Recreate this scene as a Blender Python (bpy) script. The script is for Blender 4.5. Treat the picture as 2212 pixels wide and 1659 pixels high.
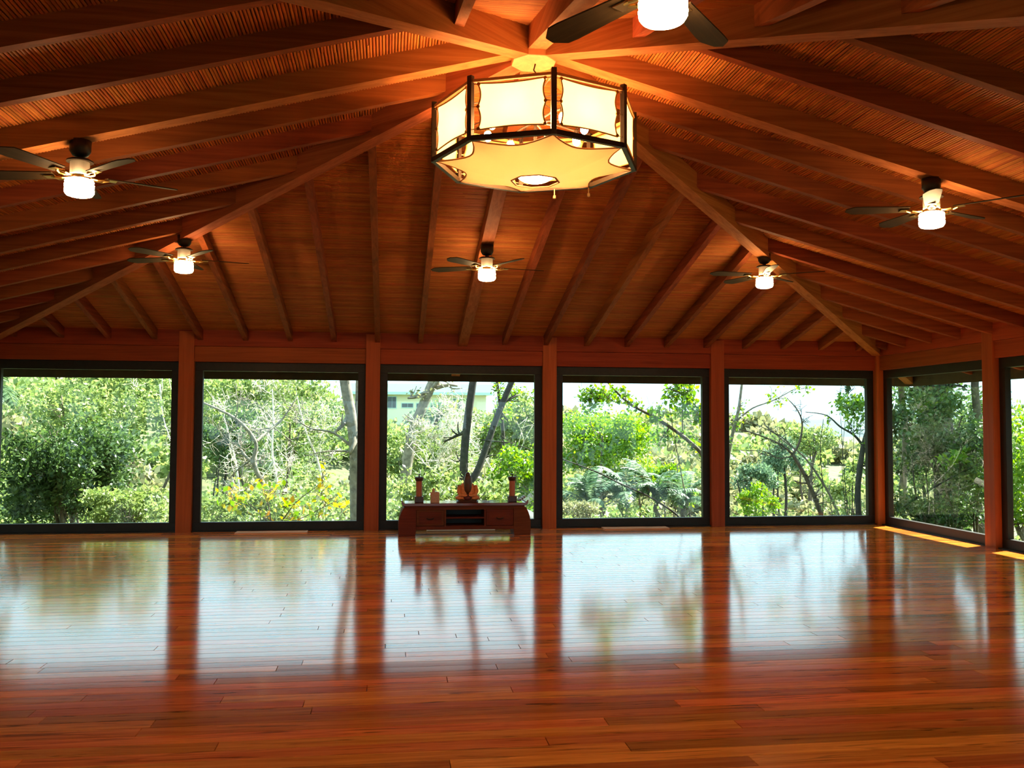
import bpy, math, random
import numpy as np
from mathutils import Matrix, Vector

PI = math.pi
scene = bpy.context.scene
for o in list(bpy.data.objects):
    bpy.data.objects.remove(o)
COL = scene.collection

# ------------------------------------------------------------------ camera
CAM = Vector((-1.0141, -6.3441, 1.4770))
YAW, PITCH, ROLL, FPX = 0.135575, 0.044598, 0.0044279, 1935.24
cd = bpy.data.cameras.new('camera')
cam = bpy.data.objects.new('camera', cd)
COL.objects.link(cam)
fw = Vector((math.sin(YAW)*math.cos(PITCH), math.cos(YAW)*math.cos(PITCH), math.sin(PITCH)))
rt = Vector((math.cos(YAW), -math.sin(YAW), 0))
up = rt.cross(fw)
r2 = rt*math.cos(ROLL) + up*math.sin(ROLL)
u2 = -rt*math.sin(ROLL) + up*math.cos(ROLL)
M = Matrix((r2, u2, -fw)).transposed().to_4x4()
M.translation = CAM
cam.matrix_world = M
cd.sensor_fit = 'HORIZONTAL'
cd.sensor_width = 36.0
cd.lens = FPX*36.0/2212.0
cd.clip_start = 0.02
cd.clip_end = 3000
scene.camera = cam

# ------------------------------------------------------------------ sky, sun, exposure
world = bpy.data.worlds.new('world')
scene.world = world
world.use_nodes = True
wn = world.node_tree
wn.nodes.clear()
wo = wn.nodes.new('ShaderNodeOutputWorld')
wb = wn.nodes.new('ShaderNodeBackground')
SKY_COL, SKY_STR = (0.58, 0.87, 1.0), 2.9
wb.inputs['Color'].default_value = (*SKY_COL, 1)
wb.inputs['Strength'].default_value = SKY_STR
wn.links.new(wb.outputs[0], wo.inputs[0])

sd = bpy.data.lights.new('sun', 'SUN')
sd.energy = 36.0
sd.angle = math.radians(0.6)
sd.color = (1.0, 0.96, 0.86)
sun = bpy.data.objects.new('sun', sd)
COL.objects.link(sun)
sun.rotation_euler = Vector((-1.0, -0.48, -1.25)).to_track_quat('-Z', 'Y').to_euler()
sun.location = (20, 10, 30)

vs = scene.view_settings
vs.view_transform = 'Standard'
vs.look = 'None'
vs.exposure = 0.0
vs.gamma = 1.0
vs.use_curve_mapping = False
cy = scene.cycles
cy.use_denoising = True
cy.max_bounces = 5
cy.diffuse_bounces = 3
cy.glossy_bounces = 3
cy.use_adaptive_sampling = True
cy.adaptive_threshold = 0.08
cy.adaptive_min_samples = 16
cy.transmission_bounces = 6
cy.transparent_max_bounces = 16
cy.sample_clamp_indirect = 6.0
cy.caustics_reflective = False
cy.caustics_refractive = False

# strengths of the lamps the room has
FAN_GLOW = 100.0
LANTERN_BULB = 610.0
WARM = (1.0, 0.50, 0.16)

# ------------------------------------------------------------------ room numbers
W = 2.5                      # bay
H = 6.25                     # half room, to the inner post faces
SLOPE = 0.258
MID0, JACK0, REED0 = 4.135, 4.215, 4.350   # heights over the centre: underside of mids / jacks / reeds
EAVE = 7.65
STEP = 0.595                 # rafter spacing
random.seed(7)
RNG = np.random.default_rng(11)

# ------------------------------------------------------------------ materials
def new_mat(name):
    m = bpy.data.materials.new(name)
    m.use_nodes = True
    m.node_tree.nodes.clear()
    return m, m.node_tree.nodes, m.node_tree.links

def ramp(nodes, stops):
    r = nodes.new('ShaderNodeValToRGB')
    el = r.color_ramp.elements
    el[0].position, el[0].color = stops[0][0], (*stops[0][1], 1)
    el[1].position, el[1].color = stops[-1][0], (*stops[-1][1], 1)
    for p, c in stops[1:-1]:
        e = el.new(p)
        e.color = (*c, 1)
    return r

def plain(name, col, rough=0.5, metal=0.0, spec=0.5, noise=0.0, nscale=8.0):
    m, n, l = new_mat(name)
    out = n.new('ShaderNodeOutputMaterial')
    b = n.new('ShaderNodeBsdfPrincipled')
    b.inputs['Base Color'].default_value = (*col, 1)
    b.inputs['Roughness'].default_value = rough
    b.inputs['Metallic'].default_value = metal
    b.inputs['Specular IOR Level'].default_value = spec
    if noise:
        tc = n.new('ShaderNodeTexCoord')
        nt = n.new('ShaderNodeTexNoise')
        nt.inputs['Scale'].default_value = nscale
        nt.inputs['Detail'].default_value = 4
        l.new(tc.outputs['Object'], nt.inputs['Vector'])
        a = tuple(max(0, c*(1-noise)) for c in col)
        z = tuple(min(1, c*(1+noise)) for c in col)
        r = ramp(n, [(0.3, a), (0.7, z)])
        l.new(nt.outputs['Fac'], r.inputs[0])
        l.new(r.outputs[0], b.inputs['Base Color'])
    l.new(b.outputs[0], out.inputs[0])
    return m

def wood(name, dark, light, scale=(0.6, 14, 14), rough=0.45, island=False, byobj=False, vary=0.35, bump=0.02, coat=0.0, spec=0.5, world_co=False, streaks=False):
    """grain runs along local X (scale holds the stretch)"""
    m, n, l = new_mat(name)
    out = n.new('ShaderNodeOutputMaterial')
    b = n.new('ShaderNodeBsdfPrincipled')
    b.inputs['Roughness'].default_value = rough
    b.inputs['Specular IOR Level'].default_value = spec
    b.inputs['Coat Weight'].default_value = coat
    b.inputs['Coat Roughness'].default_value = 0.1
    if world_co:
        g = n.new('ShaderNodeNewGeometry')
        vec = g.outputs['Position']
    else:
        tc = n.new('ShaderNodeTexCoord')
        vec = tc.outputs['Object']
    rnd = None
    if island:
        gi = n.new('ShaderNodeNewGeometry')
        rnd = gi.outputs['Random Per Island']
    elif byobj:
        oi = n.new('ShaderNodeObjectInfo')
        rnd = oi.outputs['Random']
    mp = n.new('ShaderNodeMapping')
    mp.inputs['Scale'].default_value = scale
    l.new(vec, mp.inputs['Vector'])
    vin = mp.outputs[0]
    if rnd is not None:
        mul = n.new('ShaderNodeMath'); mul.operation = 'MULTIPLY'; mul.inputs[1].default_value = 37.0
        l.new(rnd, mul.inputs[0])
        add = n.new('ShaderNodeVectorMath'); add.operation = 'ADD'
        l.new(mp.outputs[0], add.inputs[0]); l.new(mul.outputs[0], add.inputs[1])
        vin = add.outputs[0]
    nt = n.new('ShaderNodeTexNoise')
    nt.inputs['Scale'].default_value = 1.0
    nt.inputs['Detail'].default_value = 6
    nt.inputs['Roughness'].default_value = 0.65
    nt.inputs['Distortion'].default_value = 0.6
    l.new(vin, nt.inputs['Vector'])
    mid = tuple((a+c)/2 for a, c in zip(dark, light))
    r = ramp(n, [(0.28, dark), (0.5, mid), (0.72, light)])
    l.new(nt.outputs['Fac'], r.inputs[0])
    colour = r.outputs[0]
    if rnd is not None:
        hv = n.new('ShaderNodeHueSaturation')
        mr = n.new('ShaderNodeMapRange')
        mr.inputs['To Min'].default_value = 1-vary
        mr.inputs['To Max'].default_value = 1+vary
        l.new(rnd, mr.inputs['Value'])
        l.new(mr.outputs[0], hv.inputs['Value'])
        wn2 = n.new('ShaderNodeTexWhiteNoise'); wn2.noise_dimensions = '1D'
        l.new(rnd, wn2.inputs['W'])
        mr2 = n.new('ShaderNodeMapRange')
        mr2.inputs['To Min'].default_value = 0.493
        mr2.inputs['To Max'].default_value = 0.512
        l.new(wn2.outputs['Value'], mr2.inputs['Value'])
        l.new(mr2.outputs[0], hv.inputs['Hue'])
        l.new(colour, hv.inputs['Color'])
        colour = hv.outputs[0]
    if streaks:
        m2 = n.new('ShaderNodeMapping'); m2.inputs['Scale'].default_value = (2.2, 30, 1)
        l.new(vec, m2.inputs['Vector'])
        n2 = n.new('ShaderNodeTexNoise'); n2.inputs['Scale'].default_value = 1.0; n2.inputs['Detail'].default_value = 3
        n2.inputs['Distortion'].default_value = 1.2
        l.new(m2.outputs[0], n2.inputs['Vector'])
        r2_ = ramp(n, [(0.30, (0.30, 0.30, 0.30)), (0.42, (1, 1, 1))])
        l.new(n2.outputs['Fac'], r2_.inputs[0])
        mm = n.new('ShaderNodeMix'); mm.data_type = 'RGBA'; mm.blend_type = 'MULTIPLY'
        mm.inputs[0].default_value = 0.85
        l.new(colour, mm.inputs[6]); l.new(r2_.outputs[0], mm.inputs[7])
        colour = mm.outputs[2]
    l.new(colour, b.inputs['Base Color'])
    if bump:
        bp = n.new('ShaderNodeBump')
        bp.inputs['Strength'].default_value = bump
        bp.inputs['Distance'].default_value = 0.01
        l.new(nt.outputs['Fac'], bp.inputs['Height'])
        l.new(bp.outputs[0], b.inputs['Normal'])
    l.new(b.outputs[0], out.inputs[0])
    return m

def leaf_mat(name, cols, trans=0.45, rough=0.45, spec=0.35):
    """leaves: each leaf its own tint, thin enough to let sun through"""
    m, n, l = new_mat(name)
    out = n.new('ShaderNodeOutputMaterial')
    g = n.new('ShaderNodeNewGeometry')
    k = len(cols)
    r = ramp(n, [(i/max(1, k-1), c) for i, c in enumerate(cols)])
    l.new(g.outputs['Random Per Island'], r.inputs[0])
    b = n.new('ShaderNodeBsdfPrincipled')
    b.inputs['Roughness'].default_value = rough
    b.inputs['Specular IOR Level'].default_value = spec
    l.new(r.outputs[0], b.inputs['Base Color'])
    t = n.new('ShaderNodeBsdfTranslucent')
    hv = n.new('ShaderNodeHueSaturation')
    hv.inputs['Saturation'].default_value = 1.15
    hv.inputs['Value'].default_value = 1.3
    hv.inputs['Hue'].default_value = 0.49
    l.new(r.outputs[0], hv.inputs['Color'])
    l.new(hv.outputs[0], t.inputs['Color'])
    mx = n.new('ShaderNodeMixShader')
    mx.inputs[0].default_value = trans
    l.new(b.outputs[0], mx.inputs[1]); l.new(t.outputs[0], mx.inputs[2])
    l.new(mx.outputs[0], out.inputs[0])
    return m

def cloth_mat(name, col, trans=0.5):
    m, n, l = new_mat(name)
    out = n.new('ShaderNodeOutputMaterial')
    d = n.new('ShaderNodeBsdfDiffuse'); d.inputs[0].default_value = (*col, 1)
    t = n.new('ShaderNodeBsdfTranslucent'); t.inputs[0].default_value = (*col, 1)
    mx = n.new('ShaderNodeMixShader'); mx.inputs[0].default_value = trans
    l.new(d.outputs[0], mx.inputs[1]); l.new(t.outputs[0], mx.inputs[2])
    l.new(mx.outputs[0], out.inputs[0])
    return m

def glow(name, col, strength):
    m, n, l = new_mat(name)
    out = n.new('ShaderNodeOutputMaterial')
    e = n.new('ShaderNodeEmission')
    e.inputs[0].default_value = (*col, 1)
    e.inputs[1].default_value = strength
    l.new(e.outputs[0], out.inputs[0])
    return m

def glass_mat(name):
    m, n, l = new_mat(name)
    out = n.new('ShaderNodeOutputMaterial')
    t = n.new('ShaderNodeBsdfTransparent'); t.inputs[0].default_value = (0.93, 0.97, 0.95, 1)
    g = n.new('ShaderNodeBsdfGlossy'); g.inputs['Roughness'].default_value = 0.01
    g.inputs[0].default_value = (1, 1, 1, 1)
    f = n.new('ShaderNodeFresnel'); f.inputs[0].default_value = 1.45
    geo = n.new('ShaderNodeNewGeometry')          # reflect once, on the side the ray enters
    inv = n.new('ShaderNodeMath'); inv.operation = 'SUBTRACT'; inv.inputs[0].default_value = 1.0
    l.new(geo.outputs['Backfacing'], inv.inputs[1])
    mu = n.new('ShaderNodeMath'); mu.operation = 'MULTIPLY'
    l.new(f.outputs[0], mu.inputs[0]); l.new(inv.outputs[0], mu.inputs[1])
    mx = n.new('ShaderNodeMixShader')
    l.new(mu.outputs[0], mx.inputs[0]); l.new(t.outputs[0], mx.inputs[1]); l.new(g.outputs[0], mx.inputs[2])
    l.new(mx.outputs[0], out.inputs[0])
    return m

MAT = {}
MAT['rafter'] = wood('rafter_wood', (0.145, 0.027, 0.009), (0.31, 0.070, 0.022), (0.7, 22, 22), 0.65, byobj=True, vary=0.18, spec=0.12)
MAT['beam'] = wood('main_beam_wood', (0.23, 0.056, 0.017), (0.45, 0.140, 0.048), (0.7, 22, 22), 0.65, byobj=True, vary=0.12, spec=0.12)
MAT['post'] = wood('post_wood', (0.30, 0.047, 0.011), (0.48, 0.088, 0.020), (22, 22, 0.8), 0.5, byobj=True, vary=0.15, spec=0.2)
MAT['header'] = wood('header_wood', (0.21, 0.032, 0.008), (0.38, 0.068, 0.016), (0.8, 22, 22), 0.55, byobj=True, vary=0.15, spec=0.15)
MAT['header_y'] = wood('header_wood_y', (0.21, 0.032, 0.008), (0.38, 0.068, 0.016), (22, 0.8, 22), 0.55, byobj=True, vary=0.15, spec=0.15)
MAT['deck'] = plain('roof_deck', (0.10, 0.04, 0.02), 0.9)
MAT['reed'] = wood('reed_cane', (0.28, 0.068, 0.013), (0.49, 0.150, 0.034), (5, 2, 5), 0.6, island=True, vary=0.15, bump=0, spec=0.2)
MAT['frame'] = plain('window_frame_dark', (0.016, 0.010, 0.006), 0.45, spec=0.25, noise=0.2, nscale=20)
MAT['glass'] = glass_mat('pane_glass')
FD, FL = (0.52, 0.092, 0.014), (0.90, 0.255, 0.038)
MAT['plank'] = wood('floor_wood', FD, FL, (1.3, 26, 1), 0.11, byobj=True, vary=0.34, bump=0.010, world_co=True, spec=0.6, streaks=True)
MAT['plank_far'] = wood('floor_wood_far', FD, FL, (1.3, 26, 1), 0.11, island=True, vary=0.34, bump=0.010, world_co=True, spec=0.6, streaks=True)
MAT['slab'] = plain('slab_concrete', (0.16, 0.13, 0.11), 0.9, noise=0.2)
MAT['vent'] = wood('vent_wood', (0.55, 0.26, 0.13), (0.75, 0.42, 0.24), (2, 30, 30), 0.75, spec=0.1)
MAT['altar'] = wood('altar_wood', (0.075, 0.013, 0.005), (0.15, 0.030, 0.010), (2.0, 26, 26), 0.5, byobj=True, vary=0.15, spec=0.12)
MAT['altar_top'] = wood('altar_top_wood', (0.10, 0.018, 0.007), (0.20, 0.040, 0.014), (2.0, 26, 26), 0.07)
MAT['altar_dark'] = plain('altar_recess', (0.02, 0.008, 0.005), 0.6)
MAT['brass'] = plain('aged_brass', (0.55, 0.33, 0.10), 0.28, 1.0)
MAT['darkwood'] = plain('dark_turned_wood', (0.055, 0.016, 0.010), 0.4, noise=0.3, nscale=30)
MAT['redwood'] = wood('candle_red_wood', (0.34, 0.075, 0.028), (0.50, 0.13, 0.045), (20, 20, 2), 0.45)
MAT['iron'] = plain('dark_iron', (0.03, 0.018, 0.012), 0.45, 0.6)
MAT['steel'] = plain('lamp_white_enamel', (0.80, 0.74, 0.66), 0.3)
MAT['bladewood'] = wood('fan_blade_wood', (0.020, 0.012, 0.006), (0.05, 0.028, 0.012), (2, 30, 30), 0.6, spec=0.15)
MAT['cloth_low'] = cloth_mat('lantern_cotton_beige', (0.66, 0.50, 0.31), 0.17)
MAT['cloth'] = cloth_mat('lantern_cotton', (0.90, 0.80, 0.55), 0.55)
MAT['hem'] = plain('lantern_hem', (0.42, 0.17, 0.05), 0.8)
MAT['fan_glow'] = glow('fan_lamp_glass', (1.0, 0.62, 0.27), FAN_GLOW)
MAT['bulb'] = glow('lantern_bulb_glass', WARM, LANTERN_BULB)
MAT['robe'] = plain('statue_orange_cloth', (0.66, 0.22, 0.07), 0.75, noise=0.2, nscale=40)
MAT['robe_red'] = plain('statue_maroon_cloth', (0.10, 0.014, 0.012), 0.7)
MAT['statue'] = wood('statue_carved_wood', (0.04, 0.012, 0.006), (0.11, 0.035, 0.014), (30, 30, 5), 0.35)
MAT['card'] = plain('card_pale', (0.50, 0.27, 0.17), 0.7, noise=0.12, nscale=60)
MAT['paper'] = plain('paper_grey', (0.55, 0.55, 0.55), 0.6)
MAT['ink'] = plain('paper_dark_stripe', (0.08, 0.08, 0.09), 0.6)
MAT['cord'] = plain('cotton_cord', (0.75, 0.55, 0.30), 0.8)

# ------------------------------------------------------------------ mesh helpers
class MB:
    def __init__(self):
        self.v, self.f = [], []
    def add(self, verts, faces):
        k = len(self.v)
        self.v += [tuple(map(float, q)) for q in verts]
        self.f += [tuple(i+k for i in q) for q in faces]
        return self
    def box(self, a, b):
        x0, y0, z0 = a; x1, y1, z1 = b
        return self.add([(x0,y0,z0),(x1,y0,z0),(x1,y1,z0),(x0,y1,z0),(x0,y0,z1),(x1,y0,z1),(x1,y1,z1),(x0,y1,z1)],
                        [(0,3,2,1),(4,5,6,7),(0,1,5,4),(1,2,6,5),(2,3,7,6),(3,0,4,7)])
    def hexa(self, p):
        return self.add(p, [(0,3,2,1),(4,5,6,7),(0,1,5,4),(1,2,6,5),(2,3,7,6),(3,0,4,7)])
    def lathe(self, prof, n=24, c=(0,0,0), phase=0.0):
        vs_, fs = [], []
        for r, z in prof:
            for i in range(n):
                a = phase + 2*PI*i/n
                vs_.append((c[0]+r*math.cos(a), c[1]+r*math.sin(a), c[2]+z))
        m = len(prof)
        for j in range(m-1):
            for i in range(n):
                i2 = (i+1) % n
                fs.append((j*n+i, j*n+i2, (j+1)*n+i2, (j+1)*n+i))
        fs.append(tuple(range(n-1, -1, -1)))
        fs.append(tuple((m-1)*n+i for i in range(n)))
        return self.add(vs_, fs)
    def tube(self, pts, rad, n=6, cap=True):
        pts = [Vector(p) for p in pts]
        if not hasattr(rad, '__len__'):
            rad = [rad]*len(pts)
        vs_, fs = [], []
        t0 = (pts[1]-pts[0]).normalized()
        ref = Vector((0,0,1)) if abs(t0.z) < 0.9 else Vector((1,0,0))
        for i, p in enumerate(pts):
            t = (pts[min(i+1, len(pts)-1)] - pts[max(i-1, 0)])
            t = t.normalized() if t.length > 1e-9 else t0
            a = t.cross(ref)
            a = a.normalized() if a.length > 1e-6 else t.orthogonal().normalized()
            b = t.cross(a)
            ref = -b if (-b).dot(ref) > 0 else b
            ref = b.cross(t) if False else ref
            for k in range(n):
                q = 2*PI*k/n
                vs_.append(p + (a*math.cos(q) + b*math.sin(q))*rad[i])
        m = len(pts)
        for j in range(m-1):
            for k in range(n):
                k2 = (k+1) % n
                fs.append((j*n+k, j*n+k2, (j+1)*n+k2, (j+1)*n+k))
        if cap:
            fs.append(tuple(range(n-1, -1, -1)))
            fs.append(tuple((m-1)*n+k for k in range(n)))
        return self.add(vs_, fs)
    def beam(self, a, b, w, h):
        """rectangular bar from a to b, w across (level), h up"""
        a, b = Vector(a), Vector(b)
        d = (b-a).normalized()
        s = d.cross(Vector((0,0,1)))
        s = s.normalized() if s.length > 1e-6 else Vector((1,0,0))
        u = s.cross(d)
        q = []
        for p in (a, b):
            q += [p - s*w/2 - u*h/2, p + s*w/2 - u*h/2, p + s*w/2 + u*h/2, p - s*w/2 + u*h/2]
        return self.add(q, [(0,3,2,1),(4,5,6,7),(0,1,5,4),(1,2,6,5),(2,3,7,6),(3,0,4,7)])
    def mesh(self, name, mat, smooth=False):
        me = bpy.data.meshes.new(name)
        me.from_pydata(self.v, [], self.f)
        if smooth:
            me.polygons.foreach_set('use_smooth', [True]*len(me.polygons))
        me.materials.append(MAT[mat] if isinstance(mat, str) else mat)
        me.update()
        return me
    def build(self, name, mat, parent=None, smooth=False, bevel=0.0):
        return link(name, self.mesh(name, mat, smooth), parent, bevel)

def link(name, me, parent=None, bevel=0.0):
    o = bpy.data.objects.new(name, me)
    COL.objects.link(o)
    if parent is not None:
        o.parent = parent
    if bevel:
        m = o.modifiers.new('bevel', 'BEVEL')
        m.width = bevel
        m.segments = 2
        m.limit_method = 'ANGLE'
    return o

def np_mesh(name, verts, faces, mat, smooth=False):
    """verts (n,3), faces (m,k) with k constant"""
    me = bpy.data.meshes.new(name)
    verts = np.asarray(verts, np.float32); faces = np.asarray(faces, np.int32)
    m, k = faces.shape
    me.vertices.add(len(verts)); me.loops.add(m*k); me.polygons.add(m)
    me.vertices.foreach_set('co', verts.ravel())
    me.loops.foreach_set('vertex_index', faces.ravel())
    me.polygons.foreach_set('loop_start', np.arange(0, m*k, k, dtype=np.int32))
    if smooth:
        me.polygons.foreach_set('use_smooth', np.ones(m, bool))
    me.materials.append(MAT[mat] if isinstance(mat, str) else mat)
    me.update(calc_edges=True)
    me.validate()
    return me

def empty(name, loc=(0,0,0), rz=0.0):
    o = bpy.data.objects.new(name, None)
    o.empty_display_size = 0.1
    COL.objects.link(o)
    o.location = loc
    o.rotation_euler = (0, 0, rz)
    return o

def tag(o, label, cat, group=None, kind=None):
    o['label'] = label
    o['category'] = cat
    if group: o['group'] = group
    if kind: o['kind'] = kind
    return o

def structure(o, label=None, cat=None):
    o['kind'] = 'structure'
    if label: o['label'] = label
    if cat: o['category'] = cat
    return o

def copy_tree(o, parent=None):
    c = o.copy(); COL.objects.link(c); c.parent = parent
    for ch in list(o.children):
        copy_tree(ch, c)
    return c

# ================================================================== FLOOR
slab = MB().box((-6.62,-6.62,-0.40), (6.62,6.62,-0.022)).build('floor', 'slab')
structure(slab, 'glossy red-brown hardwood plank floor of the hall', 'floor')
PW = 0.118
planks = []
rr = random.Random(3)
y = -6.58
while y < 6.55:
    x = -6.6 - rr.random()*2.0
    y1 = min(y+PW, 6.6)
    while x < 6.6:
        L = rr.uniform(1.3, 3.4)
        a, b = max(x, -6.6), min(x+L, 6.6)
        if b-a > 0.05:
            planks.append((a, b, y, y1, rr.uniform(-1, 1)))
        x += L
    y += PW
def seen_size(q):
    a, b, y0, y1, _ = q
    yc = (y0+y1)/2
    v = Vector(((a+b)/2, yc, 0)) - CAM
    z = v.dot(fw)
    if z < 0.3: return 0
    zz = (Vector((0, yc, 0))-CAM).dot(fw)
    ly = 1.477*FPX/zz + 900
    if ly > 1659+20: return 0
    xc = CAM.x + (yc-CAM.y)*math.tan(YAW)
    half = 0.60*(yc-CAM.y)
    w_ = min(b, xc+half) - max(a, xc-half)
    if w_ <= 0: return 0
    return w_*PW*FPX*FPX*1.477/zz**3
planks.sort(key=seen_size, reverse=True)
base = MB()
base.hexa([(-.5,-.5,-1),(.5,-.5,-1),(.5,.5,-1),(-.5,.5,-1),(-.4994,-.482,0),(.4994,-.482,0),(.4994,.482,0),(-.4994,.482,0)])
plank_me = base.mesh('plank', 'plank')
for a, b, y0, y1, t in planks[:300]:
    o = link('plank', plank_me, slab)
    o.location = ((a+b)/2, (y0+y1)/2, 0)
    o.scale = (b-a-0.0012, y1-y0-0.0012, 0.021)
    o.rotation_euler = (t*0.0022, 0, 0)
rest = MB()
for a, b, y0, y1, t in planks[300:]:
    a += .0006; b -= .0006; y0 += .0006; y1 -= .0006
    tz = t*0.0022*(y1-y0)/2
    e = 0.002
    rest.hexa([(a,y0,-.021),(b,y0,-.021),(b,y1,-.021),(a,y1,-.021),
               (a+.001,y0+e,-tz),(b-.001,y0+e,-tz),(b-.001,y1-e,tz),(a+.001,y1-e,tz)])
o = rest.build('plank_field', 'plank_far', slab)
o['kind'] = 'stuff'

# ================================================================== CEILING
def Zr(base0, t): return base0 - SLOPE*t
deck = MB()
N = EAVE + 0.04
for k in range(4):
    c, s = math.cos(k*PI/2), math.sin(k*PI/2)
    R_ = lambda u, v, z: (u*c - v*s, u*s + v*c, z)
    z0, z1 = REED0+0.03, REED0+0.16
    a = [R_(0,0,z0), R_(N,-N,Zr(z0,N)), R_(N,N,Zr(z0,N)), R_(0,0,z1), R_(N,-N,Zr(z1,N)), R_(N,N,Zr(z1,N))]
    deck.add(a, [(0,2,1),(3,4,5),(1,2,5,4)])
ceiling = deck.build('ceiling', 'deck')
structure(ceiling, 'square pyramid timber ceiling lined with reeds under heavy rafters', 'ceiling')

# reeds: one mat per slope, all alike, laid side by side
def reed_mesh():
    rg = random.Random(5)
    b = MB()
    p = 0.0215
    u = 0.03
    n = 5
    while u < EAVE-0.02:
        cuts = [-u]
        x = -u + rg.uniform(0.4, 2.2)
        while x < u-0.2:
            cuts.append(x)
            x += rg.uniform(1.4, 2.6)
        cuts.append(u)
        for a, c in zip(cuts[:-1], cuts[1:]):
            r = p*rg.uniform(0.43, 0.49)
            du = rg.uniform(-.001, .001); dz = rg.uniform(-.002, .001)
            vs_, fs = [], []
            for v, tw in ((a, rg.uniform(-.0015,.0015)), (c, rg.uniform(-.0015,.0015))):
                for i in range(n):
                    q = PI + PI*i/(n-1)
                    uu = u + du + tw + r*math.cos(q)
                    vs_.append((uu, v, Zr(REED0, u) + 0.012 + dz + r*math.sin(q)))
            for i in range(n-1):
                fs.append((i, i+1, n+i+1, n+i))
            b.add(vs_, fs)
        u += p
    return b.mesh('reed_lining', 'reed')
rm = reed_mesh()
for k in range(4):
    o = link('reed_lining', rm, ceiling)
    o.rotation_euler = (0, 0, k*PI/2)
    o['kind'] = 'stuff'

# jack rafters: shared between the four slopes
def rafter_mesh(v, w, bottom0, u0, u1, mat='rafter'):
    b = MB()
    q = []
    hw = w/2
    for z0 in (bottom0, REED0+0.02):
        for (vv, first) in ((v-hw, 1), (v+hw, 1)):
            ui = max(abs(vv), u0)
            q.append((ui, vv, Zr(z0, ui)))
        for vv in (v+hw, v-hw):
            q.append((u1, vv, Zr(z0, u1)))
    return b.hexa([q[0],q[3],q[2],q[1],q[4],q[7],q[6],q[5]]).mesh('rafter', mat)
for i in range(-10, 11):
    if i == 0: continue
    me = rafter_mesh(i*STEP, 0.066, JACK0, 0.2, EAVE-0.03)
    for k in (1, 3):
        o = link('rafter', me, ceiling)
        o.rotation_euler = (0, 0, k*PI/2)
# the two side slopes carry theirs a little less evenly
SIDE = [-5.7,-5.1,-4.5,-3.9,-3.3,-2.7,-2.05,-1.40,-.735,.55,1.13,1.80,2.43,3.06,3.68,4.30,4.92,5.54,6.02]
for yy in SIDE:
    for k, s in ((0, 1), (2, -1)):
        o = link('rafter', rafter_mesh(yy*s, 0.066, JACK0, 0.2, EAVE-0.03), ceiling)
        o.rotation_euler = (0, 0, k*PI/2)
me = rafter_mesh(0.0, 0.13, MID0+.05, 0.10, EAVE-0.03, 'beam')
for k in range(4):
    o = link('mid_rafter', me, ceiling)
    o.rotation_euler = (0, 0, k*PI/2)
# hips run along local X, rotated to the corners
b = MB()
h0, h1 = 0.10, (EAVE-0.03)*math.sqrt(2)
q = []
for z0 in (MID0, REED0+0.02):
    for uu, vv in ((h0,-.065),(h1,-.065),(h1,.065),(h0,.065)):
        q.append((uu, vv, z0 - SLOPE*uu/math.sqrt(2)))
hip_me = b.hexa(q).mesh('hip_rafter', 'beam')
for k in range(4):
    o = link('hip_rafter', hip_me, ceiling)
    o.rotation_euler = (0, 0, PI/4 + k*PI/2)
MAT['boss'] = wood('boss_wood', (0.42, 0.20, 0.085), (0.62, 0.33, 0.15), (14, 14, 3), 0.5)
bo = MB().lathe([(0.168, -0.034), (0.172, 0.22)], 8, (0,0,MID0), PI/8).build('ridge_boss', 'boss', ceiling, bevel=0.006)
MAT['fascia'] = plain('fascia_dark_stain', (0.055, 0.042, 0.022), 0.7, noise=.3, nscale=6)
# fascia boards round the eaves
for k in range(4):
    b = MB().box((EAVE-0.02, -EAVE-0.02, 2.135), (EAVE+0.02, EAVE+0.02, 2.44))
    o = b.build('fascia_board', 'fascia', ceiling)
    o.rotation_euler = (0, 0, k*PI/2)

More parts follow.
